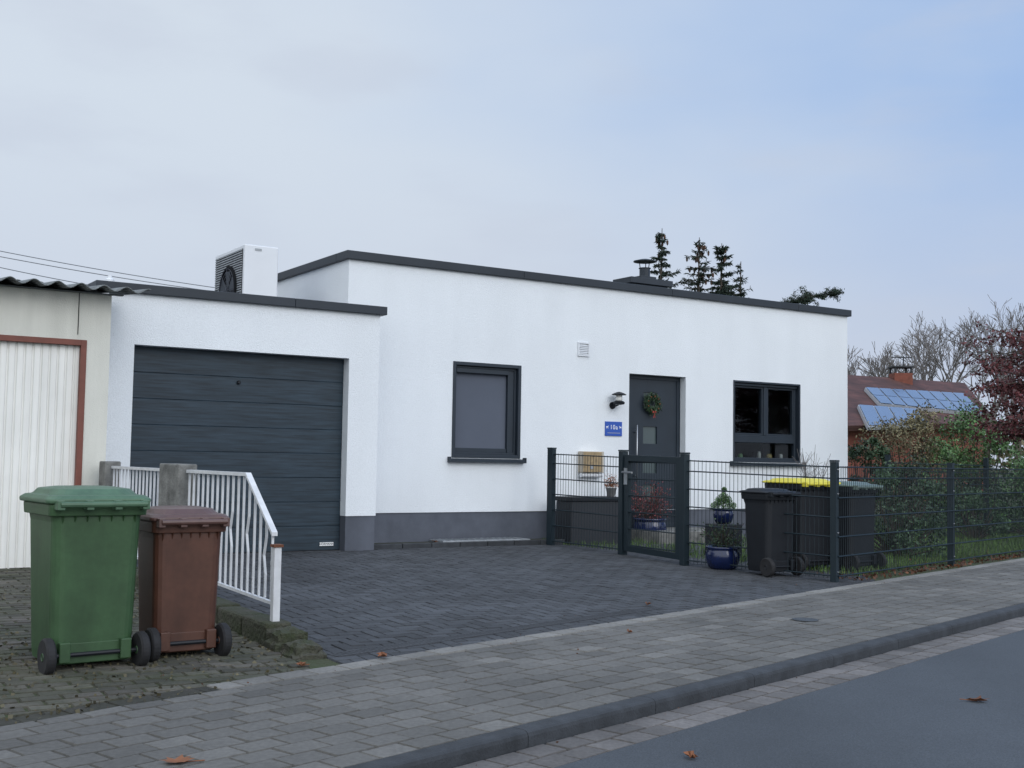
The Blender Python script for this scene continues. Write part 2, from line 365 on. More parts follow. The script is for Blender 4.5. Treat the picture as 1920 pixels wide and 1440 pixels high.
gdo=gd.build('garage_door',M['gdoor'],house)
kp=on_v(447,717,vz); MB().lathe([(.022,0),(.022,-.02),(.014,-.03)],(kp[0],vz-.002,kp[1]),14,axis='y').build('lock_knob',M['black'],gdo)
lp=on_v(612,1020,vz-.006); mb=MB().box(lp[0]-.085,vz-.012,lp[1]-.02,lp[0]+.085,vz-.004,lp[1]+.02); pl=mb.build('maker_plate',M['white'],gdo)
text_mesh('lettering','HÖRMANN',.036,M['dark'],gdo,(lp[0],vz-.0135,lp[1]),(PI/2,0,0),.0008)
mb=MB(); mb.box(GD[0]+.001,vz-.01,z0-.03,GD[2]-.001,vz+.04,z0); mb.build('door_seal',M['rubber'],gdo)
def frame_rect(mb,a,b,c,e,t,v0,v1):
    mb.box(a,v0,b,a+t,v1,e); mb.box(c-t,v0,b,c,v1,e); mb.box(a+t,v0,e-t,c-t,v1,e); mb.box(a+t,v0,b,c-t,v1,b+t)
a,b,c,e=W1; mb=MB(); frame_rect(mb,a-.002,b,c+.002,e+.002,.045,-.012,.19); win=mb.build('window',M['anth'],house,bevel=.004)
mb=MB(); frame_rect(mb,a+.045,b+.045,c-.045,e-.045,.03,.04,.19); mb.box(c-.17,.055,b+.075,c-.075,.19,e-.075); mb.box(a+.075,.03,e-.135,c-.171,.18,e-.076); mb.box(a+.075,.07,b+.075,c-.171,.16,b+.13); mb.build('window_frame',M['anth'],win,bevel=.004)
MB().quad((a+.07,.10,b+.12),(c-.165,.10,b+.12),(c-.165,.10,e-.12),(a+.07,.10,e-.12)).build('roller_shutter',M['shutter'],win)
def sill(a,b,c,par):
    mb=MB(); mb.add([(a-.05,-.075,b-.055),(c+.05,-.075,b-.055),(c+.05,-.075,b-.02),(a-.05,-.075,b-.02),(a-.05,.04,b-.002),(c+.05,.04,b-.002),(c+.05,.04,b-.055),(a-.05,.04,b-.055)],[(0,1,2,3),(3,2,5,4),(0,3,4,7),(1,6,5,2),(0,7,6,1)]); 
    mb.box(a-.06,-.08,b-.06,a-.05,.02,b+.012); mb.box(c+.05,-.08,b-.06,c+.06,.02,b+.012); mb.build('sill',M['anth'],par)
sill(a,b,c,win)
# window two
a,b,c,e=W2; mb=MB(); frame_rect(mb,a-.002,b,c+.002,e+.002,.03,-.010,.19); win=mb.build('window',M['anth'],house,bevel=.004)
zt=on_v(1375,829,.08)[1]; zt2=on_v(1375,815,.08)[1]; um=on_v(1433,770,.08)[0]
mb=MB(); frame_rect(mb,a+.03,b+.03,c-.03,e-.03,.04,.06,.18); mb.box(a+.07,.055,zt,c-.07,.18,zt2); mb.box(um-.04,.05,zt2+.001,um+.04,.18,e-.071); mb.box(a+.031,.03,e-.07,c-.031,.059,e-.032); 
mb.build('window_frame',M['anth'],win,bevel=.005)
for (x0,x1) in ((a+.071,um-.041),(um+.041,c-.071)):
    mb=MB(); frame_rect(mb,x0,zt2+.001,x1,e-.071,.03,.065,.15); mb.build('sash_frame',M['anth'],win,bevel=.004)
for (x0,x1,y0,y1) in ((a+.10,um-.071,zt2+.031,e-.10),(um+.071,c-.10,zt2+.031,e-.10),(a+.07,c-.07,b+.07,zt)):
    MB().quad((x0,.11,y0),(x1,.11,y0),(x1,.11,y1),(x0,.11,y1)).build('pane',M['glass'],win)
sill(a,b,c,win)
mb=MB(); mb.box(a-.2,.205,b-.04,c+.2,.5,b+.06); mb.build('inner_sill',M['plinth'],win)
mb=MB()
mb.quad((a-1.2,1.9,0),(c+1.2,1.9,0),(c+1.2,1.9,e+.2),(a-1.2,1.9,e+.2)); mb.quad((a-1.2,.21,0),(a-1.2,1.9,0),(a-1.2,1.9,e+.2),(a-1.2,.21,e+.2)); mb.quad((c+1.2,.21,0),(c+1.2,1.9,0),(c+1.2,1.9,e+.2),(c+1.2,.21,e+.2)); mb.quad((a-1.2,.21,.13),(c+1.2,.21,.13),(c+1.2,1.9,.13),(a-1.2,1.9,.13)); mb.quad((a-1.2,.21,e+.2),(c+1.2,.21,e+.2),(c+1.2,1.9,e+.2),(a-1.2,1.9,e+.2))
mb.build('blackened_room',M['dark'],house)  # room surfaces coloured near-black so the interior shade is painted in
jars=[(.14,'pastel',.04,.09,'ochre jar at the left end of the inside window sill'),(.27,'jarg',.04,.07,'small green jar on the inside window sill'),(.55,'jarw',.03,.11,'slim pale jar in the middle of the inside window sill'),(.70,'pastel',.05,.075,'squat ochre jar right of the pale one on the inside sill'),(.88,'jarw',.035,.08,'pale jar at the right end of the inside window sill')]
for q,mm,r,h,lab in jars:
    p=H(a+(c-a)*q,.25,b+.06); o=MB().lathe([(r*.9,0),(r,.01),(r,h*.75),(r*.7,h*.85),(r*.72,h),(0,h)],n=16).build('jar',M[mm],smooth=True,loc=p); tag(o,lab,'jar','jars on the inside window sill')
# front door
a,b,c,e=DR; mb=MB(); frame_rect(mb,a+.001,b,c-.001,e-.001,.06,.12,.2); dr=mb.build('door',M['anth'],house,bevel=.004)
mb=MB(); x0,x1=a+.06,c-.06
um=(x0+x1)/2-.03; sq=.13; sz_=.125; zc=[on_v(1222,y,.13)[1] for y in (752,816,871,925)]
us=[x0,um-sq,um+sq,x1]; zs=[b+.06]+[z for q in reversed(zc) for z in (q-sz_,q+sz_)]+[e-.06]
for i in range(3):
    for j in range(len(zs)-1):
        if i==1 and j%2==1: continue
        mb.quad((us[i],.135,zs[j]),(us[i+1],.135,zs[j]),(us[i+1],.135,zs[j+1]),(us[i],.135,zs[j+1]))
for z in zc:
    A,B,C,E=um-sq,z-sz_,um+sq,z+sz_
    mb.quad((A,.135,B),(A,.165,B),(A,.165,E),(A,.135,E)); mb.quad((C,.135,B),(C,.165,B),(C,.165,E),(C,.135,E)); mb.quad((A,.135,B),(C,.135,B),(C,.165,B),(A,.165,B)); mb.quad((A,.135,E),(C,.135,E),(C,.165,E),(A,.165,E))
mb.build('door_leaf',M['anth'],dr)
for z in zc: MB().quad((um-sq,.16,z-sz_),(um+sq,.16,z-sz_),(um+sq,.16,z+sz_),(um-sq,.16,z+sz_)).build('glass_square',M['doorglass'],dr)
h0=on_v(1194,797,.08); h1=on_v(1194,905,.08)
mb=MB().path([(h0[0],.07,h1[1]),(h0[0],.07,h0[1])],.011,10); 
for z in (h0[1]-.1,h1[1]+.1): mb.path([(h0[0],.07,z),(h0[0],.136,z)],.009,8)
mb.build('handle',M['steel'],dr,smooth=True)
mb=MB().box(a-.05,-.75,.05,c+.25,.13,.258); mb.build('doorstep',M['conc'],house,bevel=.01)
# wreath
wp=on_v(1223,757,.09); wt=thing('door_wreath','round evergreen wreath with red ribbon hung on the dark front door','wreath',H(wp[0],.09,wp[1]),HANG)
mb=MB()
for i in range(1500):
    th=random.uniform(0,2*PI); rr=.108+random.gauss(0,.026); mb.leaf((math.cos(th)*rr,random.gauss(-.01,.02),math.sin(th)*rr),random.uniform(.03,.05),random.uniform(.5,1.6),.3)
mb.build('greenery',M['leafd'],wt)
mb=MB(); mb.add([(-.035,-.05,-.10),(0,-.06,-.12),(-.03,-.05,-.14),(.035,-.05,-.10),(.03,-.05,-.14),(-.022,-.05,-.21),(-.005,-.055,-.20),(.022,-.05,-.215),(.008,-.055,-.20)],[(0,1,2),(3,4,1),(1,5,6),(1,8,7)]); mb.build('ribbon',M['red'],wt)
for i in range(9):
    th=i*.7; MB().lathe([(0,-.013),(.011,-.006),(.011,.006),(0,.013)],(math.cos(th)*.108,-.04,math.sin(th)*.108),8).build('berry',M['leafor'],wt,smooth=True)
# vent grille
va=on_v(1083,641,0); vb=on_v(1104,669,0); mb=MB(); frame_rect(mb,va[0],vb[1],vb[0],va[1],.02,-.02,.0-.001)
z=vb[1]+.025
while z<va[1]-.03: mb.add([(va[0]+.02,-.016,z),(vb[0]-.02,-.016,z),(vb[0]-.02,-.003,z+.018),(va[0]+.02,-.003,z+.018)],[(0,1,2,3)]); z+=.024
mb.build('vent_grille',M['hpw'],house)
# chimney
cv=3.6; cA=on_v(1184,518,cv); cB=on_v(1262,527,cv); zt=(cA[1]+cB[1])/2; cu=(cA[0]+cB[0])/2; cw=(cB[0]-cA[0])/2
mb=MB().box(cu-cw*.78,cv+.06,ZC-.004,cu+cw*.78,cv+.5,zt-.112); ch=mb.build('chimney',M['anthcap'],house,bevel=.005)
mb=MB().box(cu-cw,cv,zt-.11,cu+cw,cv+.56,zt); mb.box(cu-.20,cv+.08,zt+.001,cu+.16,cv+.46,zt+.055); mb.build('cap_plate',M['anthcap'],ch,bevel=.006)
fu=on_v(1209,500,cv+.27)[0]; zh=on_v(1210,486,cv+.27)[1]
MB().lathe([(.10,zt+.057),(.10,zh-.185),(.115,zh-.18),(.115,zh-.17),(.0,zh-.17)],(fu,cv+.27,0),20).build('flue',M['anth'],ch)
mb=MB().lathe([(.0,zh),(.08,zh-.005),(.215,zh-.04),(.215,zh-.055),(.0,zh-.045)],(fu,cv+.27,0),24)
for th in (0,2.1,4.2): mb.path([(fu+.09*math.cos(th),cv+.27+.09*math.sin(th),zh-.18),(fu+.11*math.cos(th),cv+.27+.11*math.sin(th),zh-.045)],.009,5)
mb.build('cowl',M['anth'],ch)
p=on_v(206,517,1.6); o=MB().lathe([(.04,GC-p[1]),(.04,-.12),(.055,-.12),(.055,-.05),(.03,-.03),(.025,0),(0,0)],n=14).build('vent_pipe',M['hpw'],smooth=False,loc=H(p[0],1.6,p[1])); tag(o,'small pale vent pipe poking up from the garage roof','vent pipe')
# heat pump
hv=.65; hp=on_v(459,457,hv); hx=hp[0]; htz=hp[1]; hw=.44; hl=1.1; zb=GC+.10
ht=thing('heat_pump','white boxy heat pump unit with round dark fan standing on the garage roof','heat pump',H(hx,hv,0),HANG)
MB().box(0,0,zb,hw,hl,htz).build('casing',M['hpw'],ht,bevel=.015,seg=3)
MB().box(-.004,.05,zb+.05,-.001,hl-.05,htz-.05).build('grille_backing',M['black'],ht)
mb=MB(); z=zb+.07
while z<htz-.06: mb.box(-.018,.06,z,-.005,hl-.06,z+.015); z+=.03
mb.build('louvre_grille',M['galv'],ht)
mb=MB(); zc_=(zb+htz)/2-.12; FR=.28; mb.lathe([(FR+.03,-.019),(FR+.03,-.03),(FR+.005,-.045),(FR,-.03),(FR,-.024),(0,-.022)],(0,hl*.46,zc_),36,axis='x'); mb.build('fan_ring',M['dark'],ht)
mb=MB(); 
for r_ in (.06,.115,.17,.225,.27):
    mb.path([(-.045,hl*.46+r_*math.cos(t*PI/14),zc_+r_*math.sin(t*PI/14)) for t in range(29)],.003,4,cap=False)
for t in range(8): mb.path([(-.045,hl*.46,zc_),(-.045,hl*.46+FR*math.cos(t*PI/4),zc_+FR*math.sin(t*PI/4))],.003,4)
mb.build('fan_guard',M['plinth'],ht)
mb=MB()
for t in range(5):
    th=t*2*PI/5; mb.add([(-.028,hl*.46+.05*math.cos(th),zc_+.05*math.sin(th)),(-.038,hl*.46+.25*math.cos(th),zc_+.25*math.sin(th)),(-.030,hl*.46+.25*math.cos(th+.7),zc_+.25*math.sin(th+.7)),(-.026,hl*.46+.05*math.cos(th+1),zc_+.05*math.sin(th+1))],[(0,1,2,3)])
mb.build('fan_blades',M['anth'],ht)
MB().box(hw*.30,-.004,htz-.07,hw*.50,-.001,htz-.04).build('sticker',M['galv'],ht)
for yy in (.15,hl-.22): MB().box(-.03,yy,GC,hw+.03,yy+.07,zb-.002).build('foot_rail',M['black'],ht)
# ---------------------------------------------------------------- wall mounted things
la=on_v(1158,752,-.1); lt=thing('wall_lamp','black wall lantern with round dish top beside the front door','lamp',H(la[0],0,la[1]),HANG)
mb=MB().lathe([(.0,-.001),(.05,-.001),(.05,-.02),(.0,-.025)],(-.02,0,-.06),16,axis='y').path([(-.02,-.02,-.06),(-.02,-.08,-.07),(0,-.12,-.055)],.01,8); mb.lathe([(.03,-.055),(.075,-.045),(.085,-.02),(.06,.0),(.05,.0)],(0,-.13,0),20); mb.build('bracket',M['black'],lt,smooth=False)
MB().lathe([(.045,0),(.048,.02),(.045,.085),(0,.085)],(0,-.13,0),16).build('glass_shade',M['lampglass'],lt,smooth=True)
MB().lathe([(.10,.083),(.105,.09),(.07,.11),(.03,.125),(.0,.13)],(0,-.13,0),24).build('dish_top',M['black'],lt)
sa_=on_v(1134,790,0); sb_=on_v(1165,818,0); sw=sb_[0]-sa_[0]; sh=sa_[1]-sb_[1]
st=thing('house_number_sign','blue enamel house number sign 10a with two white dog silhouettes','sign',H((sa_[0]+sb_[0])/2,0,(sa_[1]+sb_[1])/2),HANG)
MB().box(-sw/2,-.016,-sh/2,sw/2,-.002,sh/2).build('plate',M['blue'],st,bevel=.003)
text_mesh('number','10a',sh*.44,M['white'],st,(0,-.0175,sh*.10),(PI/2,0,0),space=1.12)
def dog(cx,s,par):
    mb=MB(); pts=[(-.5,.1),(-.45,.22),(-.2,.22),(.2,.22),(.32,.42),(.5,.42),(.55,.3),(.38,.22),(.33,.0),(.36,-.4),(.26,-.4),(.2,-.08),(-.2,-.06),(-.32,-.15),(-.3,-.4),(-.4,-.4),(-.44,-.1),(-.62,.3)]
    mb.add([(cx+x*s*sh*.19,-.0175,sh*.10+z*sh*.26) for x,z in pts],[(0,1,17),(1,2,12,0),(2,3,8,11,12),(3,4,7,8),(4,5,6,7),(8,9,10,11),(0,12,13,16),(13,14,15,16)]); mb.build('dog_silhouette',M['white'],par)
dog(-sw*.385,1,st); dog(sw*.385,-1,st)
MB().box(-sw*.38,-.0180,-sh*.31,sw*.38,-.0165,-sh*.27).build('small_print_line',M['steel'],st)
ma=on_v(1094,846,-.13); mb_=on_v(1133,896,-.13); mw=mb_[0]-ma[0]; mh=ma[1]-mb_[1]
mt=thing('mailbox','wall mounted mailbox with tan coloured front and white newspaper roll','mailbox',H(ma[0],0,mb_[1]),HANG)
MB().box(0,-.12,.07,mw,-.001,mh).build('box',M['tan'],mt,bevel=.008)
MB().box(.006,-.135,.078,mw*.86,-.1205,mh-.008).build('front_flap',M['brass'],mt,bevel=.003)
MB().box(mw*.30,-.142,.12,mw*.46,-.1355,.17).build('lock_plate',M['steel'],mt)
MB().path([(.0,-.07,.035),(mw,-.07,.035)],.03,14).build('newspaper_roll',M['hpw'],mt,smooth=False)
bu1=on_v(1030,1000,0)[0]
bed=thing('house_front_bed','narrow gravel strip with dark edging stones along the grey plinth','bed',H(0,0,0),HANG)
x=GU1+.03
while x<bu1-.1: MB().box(x,-.50,.06,min(x+.39,bu1),-.43,.175,random.uniform(.8,1.1)).build('edging_stone',M['kerb'],bed,bevel=.006); x+=.4
MB().quad((GU1+.01,-.43,.155),(bu1,-.43,.155),(bu1,.012,.155),(GU1+.01,.012,.155)).build('gravel',M['joint'],bed)
pa=on_v(822,1016,-.3)[0]; pb=on_v(985,1016,-.3)[0]
cp=thing('light_shaft_cover','flat galvanised cover plate lying against the plinth under the shuttered window','cover',H(pa,-.42,.158),HANG)
MB().box(0,0,0,pb-pa,.36,.03).build('plate',M['galv'],cp,bevel=.006)
for i in range(14): MB().box(.03+i*(pb-pa-.06)/14,.04,.031,.03+i*(pb-pa-.06)/14+.02,.32,.036).build('rib',M['galv'],cp)
# ---------------------------------------------------------------- neighbour garage
NU=WU+.02; 
nv=uv(on_z(30,1070,.10))[1]
ng=thing('neighbour_garage','cream rendered neighbouring garage with corrugated roof and rust red door frame','garage',H(0,0,0),HANG)
nt_=on_v(100,545,nv)[1]; na=on_v(163,638,nv); 
nd=(NU-8,0,na[0],na[1]); nw0=nd[2]-3.0
mb=MB(); skin(mb,-11,NU,0,nt_,nv,[(nw0,0,nd[2],nd[3])],.10); mb.quad((NU,nv,0),(NU,nv+6,0),(NU,nv+6,nt_),(NU,nv,nt_)); mb.quad((-11,nv,nt_-.001),(NU,nv,nt_-.001),(NU,nv+6,nt_-.001),(-11,nv+6,nt_-.001)); mb.quad((-11,nv,0),(-11,nv,nt_),(-11,nv+6,nt_),(-11,nv+6,0)); mb.build('wall',M['cream'],ng)
MB().box(NU-.31,nv-.006,nd[3]+.05,NU-.303,nv-.0005,nt_).build('wall_joint',M['dark'],ng)
t=.055; mb=MB(); mb.box(nw0,nv-.012,.09,nw0+t,nv+.09,nd[3]); mb.box(nd[2]-t,nv-.012,.09,nd[2],nv+.09,nd[3]); mb.box(nw0+t,nv-.012,nd[3]-t,nd[2]-t,nv+.09,nd[3]); ngd=mb.build('garage_door',M['redframe'],ng,bevel=.003)
mb=MB(); x=nw0+t; w=.075
while x<nd[2]-t-.001:
    x1=min(x+w,nd[2]-t)
    q=[(x,nv+.065),(x+w*.12,nv+.05),(x+w*.75,nv+.05),(x+w*.87,nv+.065),(x1,nv+.065)]
    for (p0,v0),(p1,v1) in zip(q,q[1:]): mb.quad((min(p0,x1),v0,.11),(min(p1,x1),v1,.11),(min(p1,x1),v1,nd[3]-t),(min(p0,x1),v0,nd[3]-t))
    x+=w
mb.build('ribbed_panel',M['ribdoor'],ngd)
def corr(x0,x1,y0,y1,zf,name):
    mb=MB(); n=int((x1-x0)/.0225); 
    for i in range(n):
        a=x0+(x1-x0)*i/n; b=x0+(x1-x0)*(i+1)/n
        za=.026*math.sin(2*PI*a/.21); zb=.026*math.sin(2*PI*b/.21)
        mb.quad((a,y0,zf+za),(b,y0,zf+zb),(b,y1,zf+zb+.08),(a,y1,zf+za+.08))
    o=mb.build(name,M['corr'],ng,smooth=True); sm=o.modifiers.new('s','SOLIDIFY'); sm.thickness=.008; return o
corr(-11.2,NU+.30,nv-.30,nv+.62,nt_+.035,'roof_overhang')
corr(-11.2,NU-.01,nv+.55,nv+6.2,nt_+.13,'roof_sheet')
MB().box(-11,nv-.06,nt_-.0,NU+.1,nv-.002,nt_+.008).build('eaves_board',M['corr'],ng)
# ---------------------------------------------------------------- railing with pillars and low wall
ra=thing('white_railing','weathered white metal railing with sloping near end beside the driveway','railing',H(WU,0,0),HANG)
def v_at(px,u=WU):
    d=ray(px,1000); o=Vector((0,0,HC)); t=(u-(o-HO).dot(FU))/d.dot(FU); return uv(o+d*t)[1]
v0=WV; vk=v_at(462); vp0=v_at(350); vp1=v_at(310); vq=v_at(208)
ztr=1.075; zn=.70
def ztop(v): return ztr if v>=vk else ztr+(zn-ztr)*(vk-v)/(vk-v0)
def sqbar(mb,y0,z0,y1,z1,w,h):
    return mb.add([(-w,y0,z0-h),(w,y0,z0-h),(w,y0,z0+h),(-w,y0,z0+h),(-w,y1,z1-h),(w,y1,z1-h),(w,y1,z1+h),(-w,y1,z1+h)],[(0,3,2,1),(4,5,6,7),(0,1,5,4),(1,2,6,5),(2,3,7,6),(3,0,4,7)])
mb=MB(); sqbar(mb,v0,zn,vk,ztr,.020,.012); sqbar(mb,vk,ztr,vp0,ztr,.020,.012); mb.build('handrail',M['railw'],ra)
sqbar(MB(),v0,.26,vp0,.30,.012,.010).build('bottom_rail',M['railw'],ra)
sqbar(MB(),vp1,ztr,vq,ztr,.020,.012).build('handrail',M['railw'],ra); sqbar(MB(),vp1,.30,vq,.30,.012,.010).build('bottom_rail',M['railw'],ra)
n=int((vp0-v0)/.112)
def fb_(mb,pts,wx=.0075,wy=.006):
    for (y0_,z0_),(y1_,z1_) in zip(pts,pts[1:]):
        mb.add([(-wx,y0_-wy,z0_),(wx,y0_-wy,z0_),(wx,y0_+wy,z0_),(-wx,y0_+wy,z0_),(-wx,y1_-wy,z1_),(wx,y1_-wy,z1_),(wx,y1_+wy,z1_),(-wx,y1_+wy,z1_)],[(0,3,2,1),(4,5,6,7),(0,1,5,4),(1,2,6,5),(2,3,7,6),(3,0,4,7)])
    return mb
for i in range(n+1):
    y=v0+.03+(vp0-v0-.06)*i/n; zz=ztop(y)
    if i%3==1:
        m_=(zz+.3)/2; mb=fb_(MB(),[(y,.28),(y,m_-.12),(y+.035,m_),(y,m_+.12),(y,zz)])
    else: mb=fb_(MB(),[(y,.28),(y,zz)])
    mb.build('baluster',M['railw'],ra)
n=int((vq-vp1)/.112)
for i in range(n+1):
    y=vp1+.03+(vq-vp1-.06)*i/n; fb_(MB(),[(y,.30),(y,ztr)]).build('baluster',M['railw'],ra)
mb=MB().box(-.024,v0-.07,.05,.024,v0-.02,.62); mb.box(-.02,v0-.03,.5,.02,v0+.01,.53); mb.build('end_post',M['railw'],ra,bevel=.003)
MB().box(-.032,v0-.08,.621,.032,v0-.01,.638).build('post_cap',M['rust'],ra)
for (va_,vb_,lab) in ((vp0+.02,vp1-.02,'square grey concrete pillar between the two white railing sections'),(vq+.02,vq+.24,'square grey concrete pillar at the far railing end by the cream garage')):
    o=MB().box(-.075,0,.0,.075,vb_-va_,1.13).build('concrete_pillar',M['conc'],loc=H(WU,va_,0),rotz=HANG,bevel=.012); tag(o,lab,'pillar','concrete railing pillars')
lw=MB(); y=v0-.12
while y<vq: 
    l=random.uniform(.38,.5); lw.box(-.09,y,-.05,.09,min(y+l-.006,vq+.2),.13+.01*random.random()+zgp(H(WU,y))*.6); y+=l
o=lw.build('low_wall',M['moss'],loc=H(WU,0,0),rotz=HANG,bevel=.02); tag(o,'low mossy stone wall under the white railing','wall')
steps=[(-.38,-.13,.11,.12,'uppermost of the mossy end stones next to the railing post'),(-.64,-.39,.065,.11,'lowest mossy end stone nearest the pavement edge')]
def blob(mb,x0,y0,z0,x1,y1,z1):
    n=7; 
    P=[]
    for a in range(n+1):
        for b in range(n+1):
            fx,fy=a/n,b/n; ed=min(fx,1-fx,fy,1-fy); P.append((x0+(x1-x0)*fx+random.gauss(0,.004),y0+(y1-y0)*fy+random.gauss(0,.004),z1-(.02 if ed<.01 else 0)+random.gauss(0,.006)))
    F=[(a*(n+1)+b,(a+1)*(n+1)+b,(a+1)*(n+1)+b+1,a*(n+1)+b+1) for a in range(n) for b in range(n)]
    mb.add(P,F)
    rim=[a*(n+1) for a in range(n+1)]+[n*(n+1)+b for b in range(1,n+1)]+[a*(n+1)+n for a in range(n-1,-1,-1)]+[b for b in range(n-1,0,-1)]
    top=[P[i] for i in rim]; low=[(p[0],p[1],z0) for p in top]; m=len(top); mb.add(top+low,[(i,(i+1)%m,m+(i+1)%m,m+i) for i in range(m)])
for y0,y1,h,w,lab in steps:
    mb=MB(); blob(mb,-w,v0+y0,-.05,w,v0+y1,h*.6); blob(mb,-w*.8,v0+y0+.03,h*.3,w*.8,v0+y1-.02,h+.02); o=mb.build('mossy_stone',M['moss'],loc=H(WU,0,0),rotz=HANG); tag(o,lab,'stone','mossy end stones')
# drain channel
dk0=kn_of(line_int(WU+.15,NE+.22))[0]; dk1=kn_of(on_z(1195,1137,0))[0]
dch=thing('drain_channel','narrow slotted drain channel crossing the dark driveway parallel to the pavement','drain',K(0,0,0),KANG)
mb=MB(); zc_=.12*(.27/4.8)+.003; D0=NE+.18
mb.box(dk0,D0,-.03,dk1,D0+.012,zc_+.001); mb.box(dk0,D0+.095,-.03,dk1,D0+.107,zc_+.003); x=dk0
while x<dk1: mb.box(x,D0+.012,-.01,x+.02,D0+.095,zc_+.001); x+=.032
mb.build('grating',M['drive'],dch); MB().quad((dk0,D0+.012,.0082),(dk1,D0+.012,.0082),(dk1,D0+.095,.0082),(dk0,D0+.095,.0082)).build('channel_bed',M['dark'],dch)
p=on_z(1510,1162,.004); o=MB().lathe([(.10,0),(.10,.004),(.085,.006),(.08,.003),(0,.003)],n=20).build('valve_cover',M['asph'],loc=p,smooth=False); tag(o,'small round iron cover set in the pavement','cover')
# ---------------------------------------------------------------- bins
def rrect(w,d,r,z,cx=0,cy=0,n=4):
    pts=[]
    for (sx,sy,a0) in ((1,1,0),(-1,1,PI/2),(-1,-1,PI),(1,-1,3*PI/2)):
        for k in range(n+1):
            a=a0+PI/2*k/n; pts.append((cx+sx*(w/2-r)+r*math.cos(a),cy+sy*(d/2-r)+r*math.sin(a),z))
    return pts
def make_bin(label,loc,rotz,w,d,h,mb_,ml,dome=1,tap=.79):
    t=thing('wheelie_bin',label,'bin',loc,rotz)
    zt=h*.91 if dome==1 else h*.94
    r=[rrect(w*tap,d*.68,.05,.045,0,-d*.05),rrect(w*(tap+.02),d*.72,.06,.10,0,-d*.04),rrect(w*.88,d*.84,.06,zt-.10,0,-d*.01),rrect(w*.90,d*.86,.06,zt-.06,0,0)]
    m=MB().loft(r); 
    m.loft([rrect(w*.97,d*.93,.05,zt-.065),rrect(w*.98,d*.95,.05,zt-.02),rrect(w*.98,d*.95,.05,zt)])
    for i in range(7):
        x=-w*.36+i*w*.12
        for s in (-1,1): m.add([(x-.004,s*d*.40,zt-.13),(x+.004,s*d*.40,zt-.13),(x+.004,s*d*.465,zt-.066),(x-.004,s*d*.465,zt-.066),(x-.004,s*d*.36,zt-.066),(x+.004,s*d*.36,zt-.066)],[(0,1,2,3),(0,3,4),(1,5,2)])
    m.box(-w*.30,-d*.415,.05,w*.30,-d*.35,.16)
    b=m.build('body',mb_,t,smooth=False,bevel=.006)
    q=h-zt
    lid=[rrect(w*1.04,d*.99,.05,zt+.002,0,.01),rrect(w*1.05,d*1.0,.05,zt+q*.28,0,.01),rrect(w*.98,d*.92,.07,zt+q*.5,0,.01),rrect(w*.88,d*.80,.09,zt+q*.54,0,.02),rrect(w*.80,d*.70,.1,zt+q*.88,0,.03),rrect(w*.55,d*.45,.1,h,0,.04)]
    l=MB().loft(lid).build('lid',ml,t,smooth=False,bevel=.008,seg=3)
    m=MB().path([(-w*.43,-d*.56,zt+.0),(w*.43,-d*.56,zt+.0)],.017,10)
    for x in (-w*.42,-w*.14,w*.14,w*.42): m.box(x-.02,-d*.57,zt-.03,x+.02,-d*.46,zt+.022)
    m.build('handle_bar',ml,t,bevel=.004)
    wy=-d*.44
    m=MB().lathe([(.012,-w*.47),(.012,w*.47)],(0,wy,.10),8,axis='x'); m.build('axle',M['black'],t)
    for s in (-1,1):
        x=s*w*.46
        wl=MB().lathe([(.055,-.024),(.09,-.026),(.10,-.016),(.10,.016),(.09,.026),(.055,.024)],(x,wy,.10),28,axis='x').build('wheel',M['rubber'],t,smooth=False)
        m=MB().lathe([(0,-.018),(.02,-.028),(.024,-.022),(.057,-.020),(.057,.020),(.024,.022),(.02,.028),(0,.018)],(x,wy,.10),20,axis='x'); m.build('hub',mb_,wl)
        MB().box(s*w*.30-.03,wy-.02,.06,s*w*.30+.03,-d*.32,.17).build('wheel_bracket',mb_,t,bevel=.006)
    return t
def binpos(px,py,z,w,d,rot):
    p=on_z(px,py,z); q=Vector((math.cos(rot+PI/2),math.sin(rot+PI/2),0)); return p+q*d*.36
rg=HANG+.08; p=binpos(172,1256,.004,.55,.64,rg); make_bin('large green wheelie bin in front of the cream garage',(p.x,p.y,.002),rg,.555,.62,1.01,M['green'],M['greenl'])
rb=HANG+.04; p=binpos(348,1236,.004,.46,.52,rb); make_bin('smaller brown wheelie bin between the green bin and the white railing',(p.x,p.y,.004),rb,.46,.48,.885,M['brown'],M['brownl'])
rk=KANG-.25
p=binpos(1463,1079,.03,.5,.48,rk-.05); make_bin('black wheelie bin with black lid, nearest the blue flower pot',(p.x,p.y,zgp(p)),rk-.05,.46,.46,.92,M['black'],M['black'],0,.84)
p=binpos(1534,1066,.04,.58,.7,rk); make_bin('black wheelie bin with bright yellow lid behind the fence',(p.x,p.y,zgp(p)),rk,.66,.60,1.02,M['black'],M['yellow'],0,.86)
p=binpos(1622,1066,.04,.58,.7,rk+.05); make_bin('black wheelie bin with grey green lid behind the fence',(p.x,p.y,zgp(p)),rk+.05,.54,.58,1.0,M['black'],M['greyl'],0,.86)
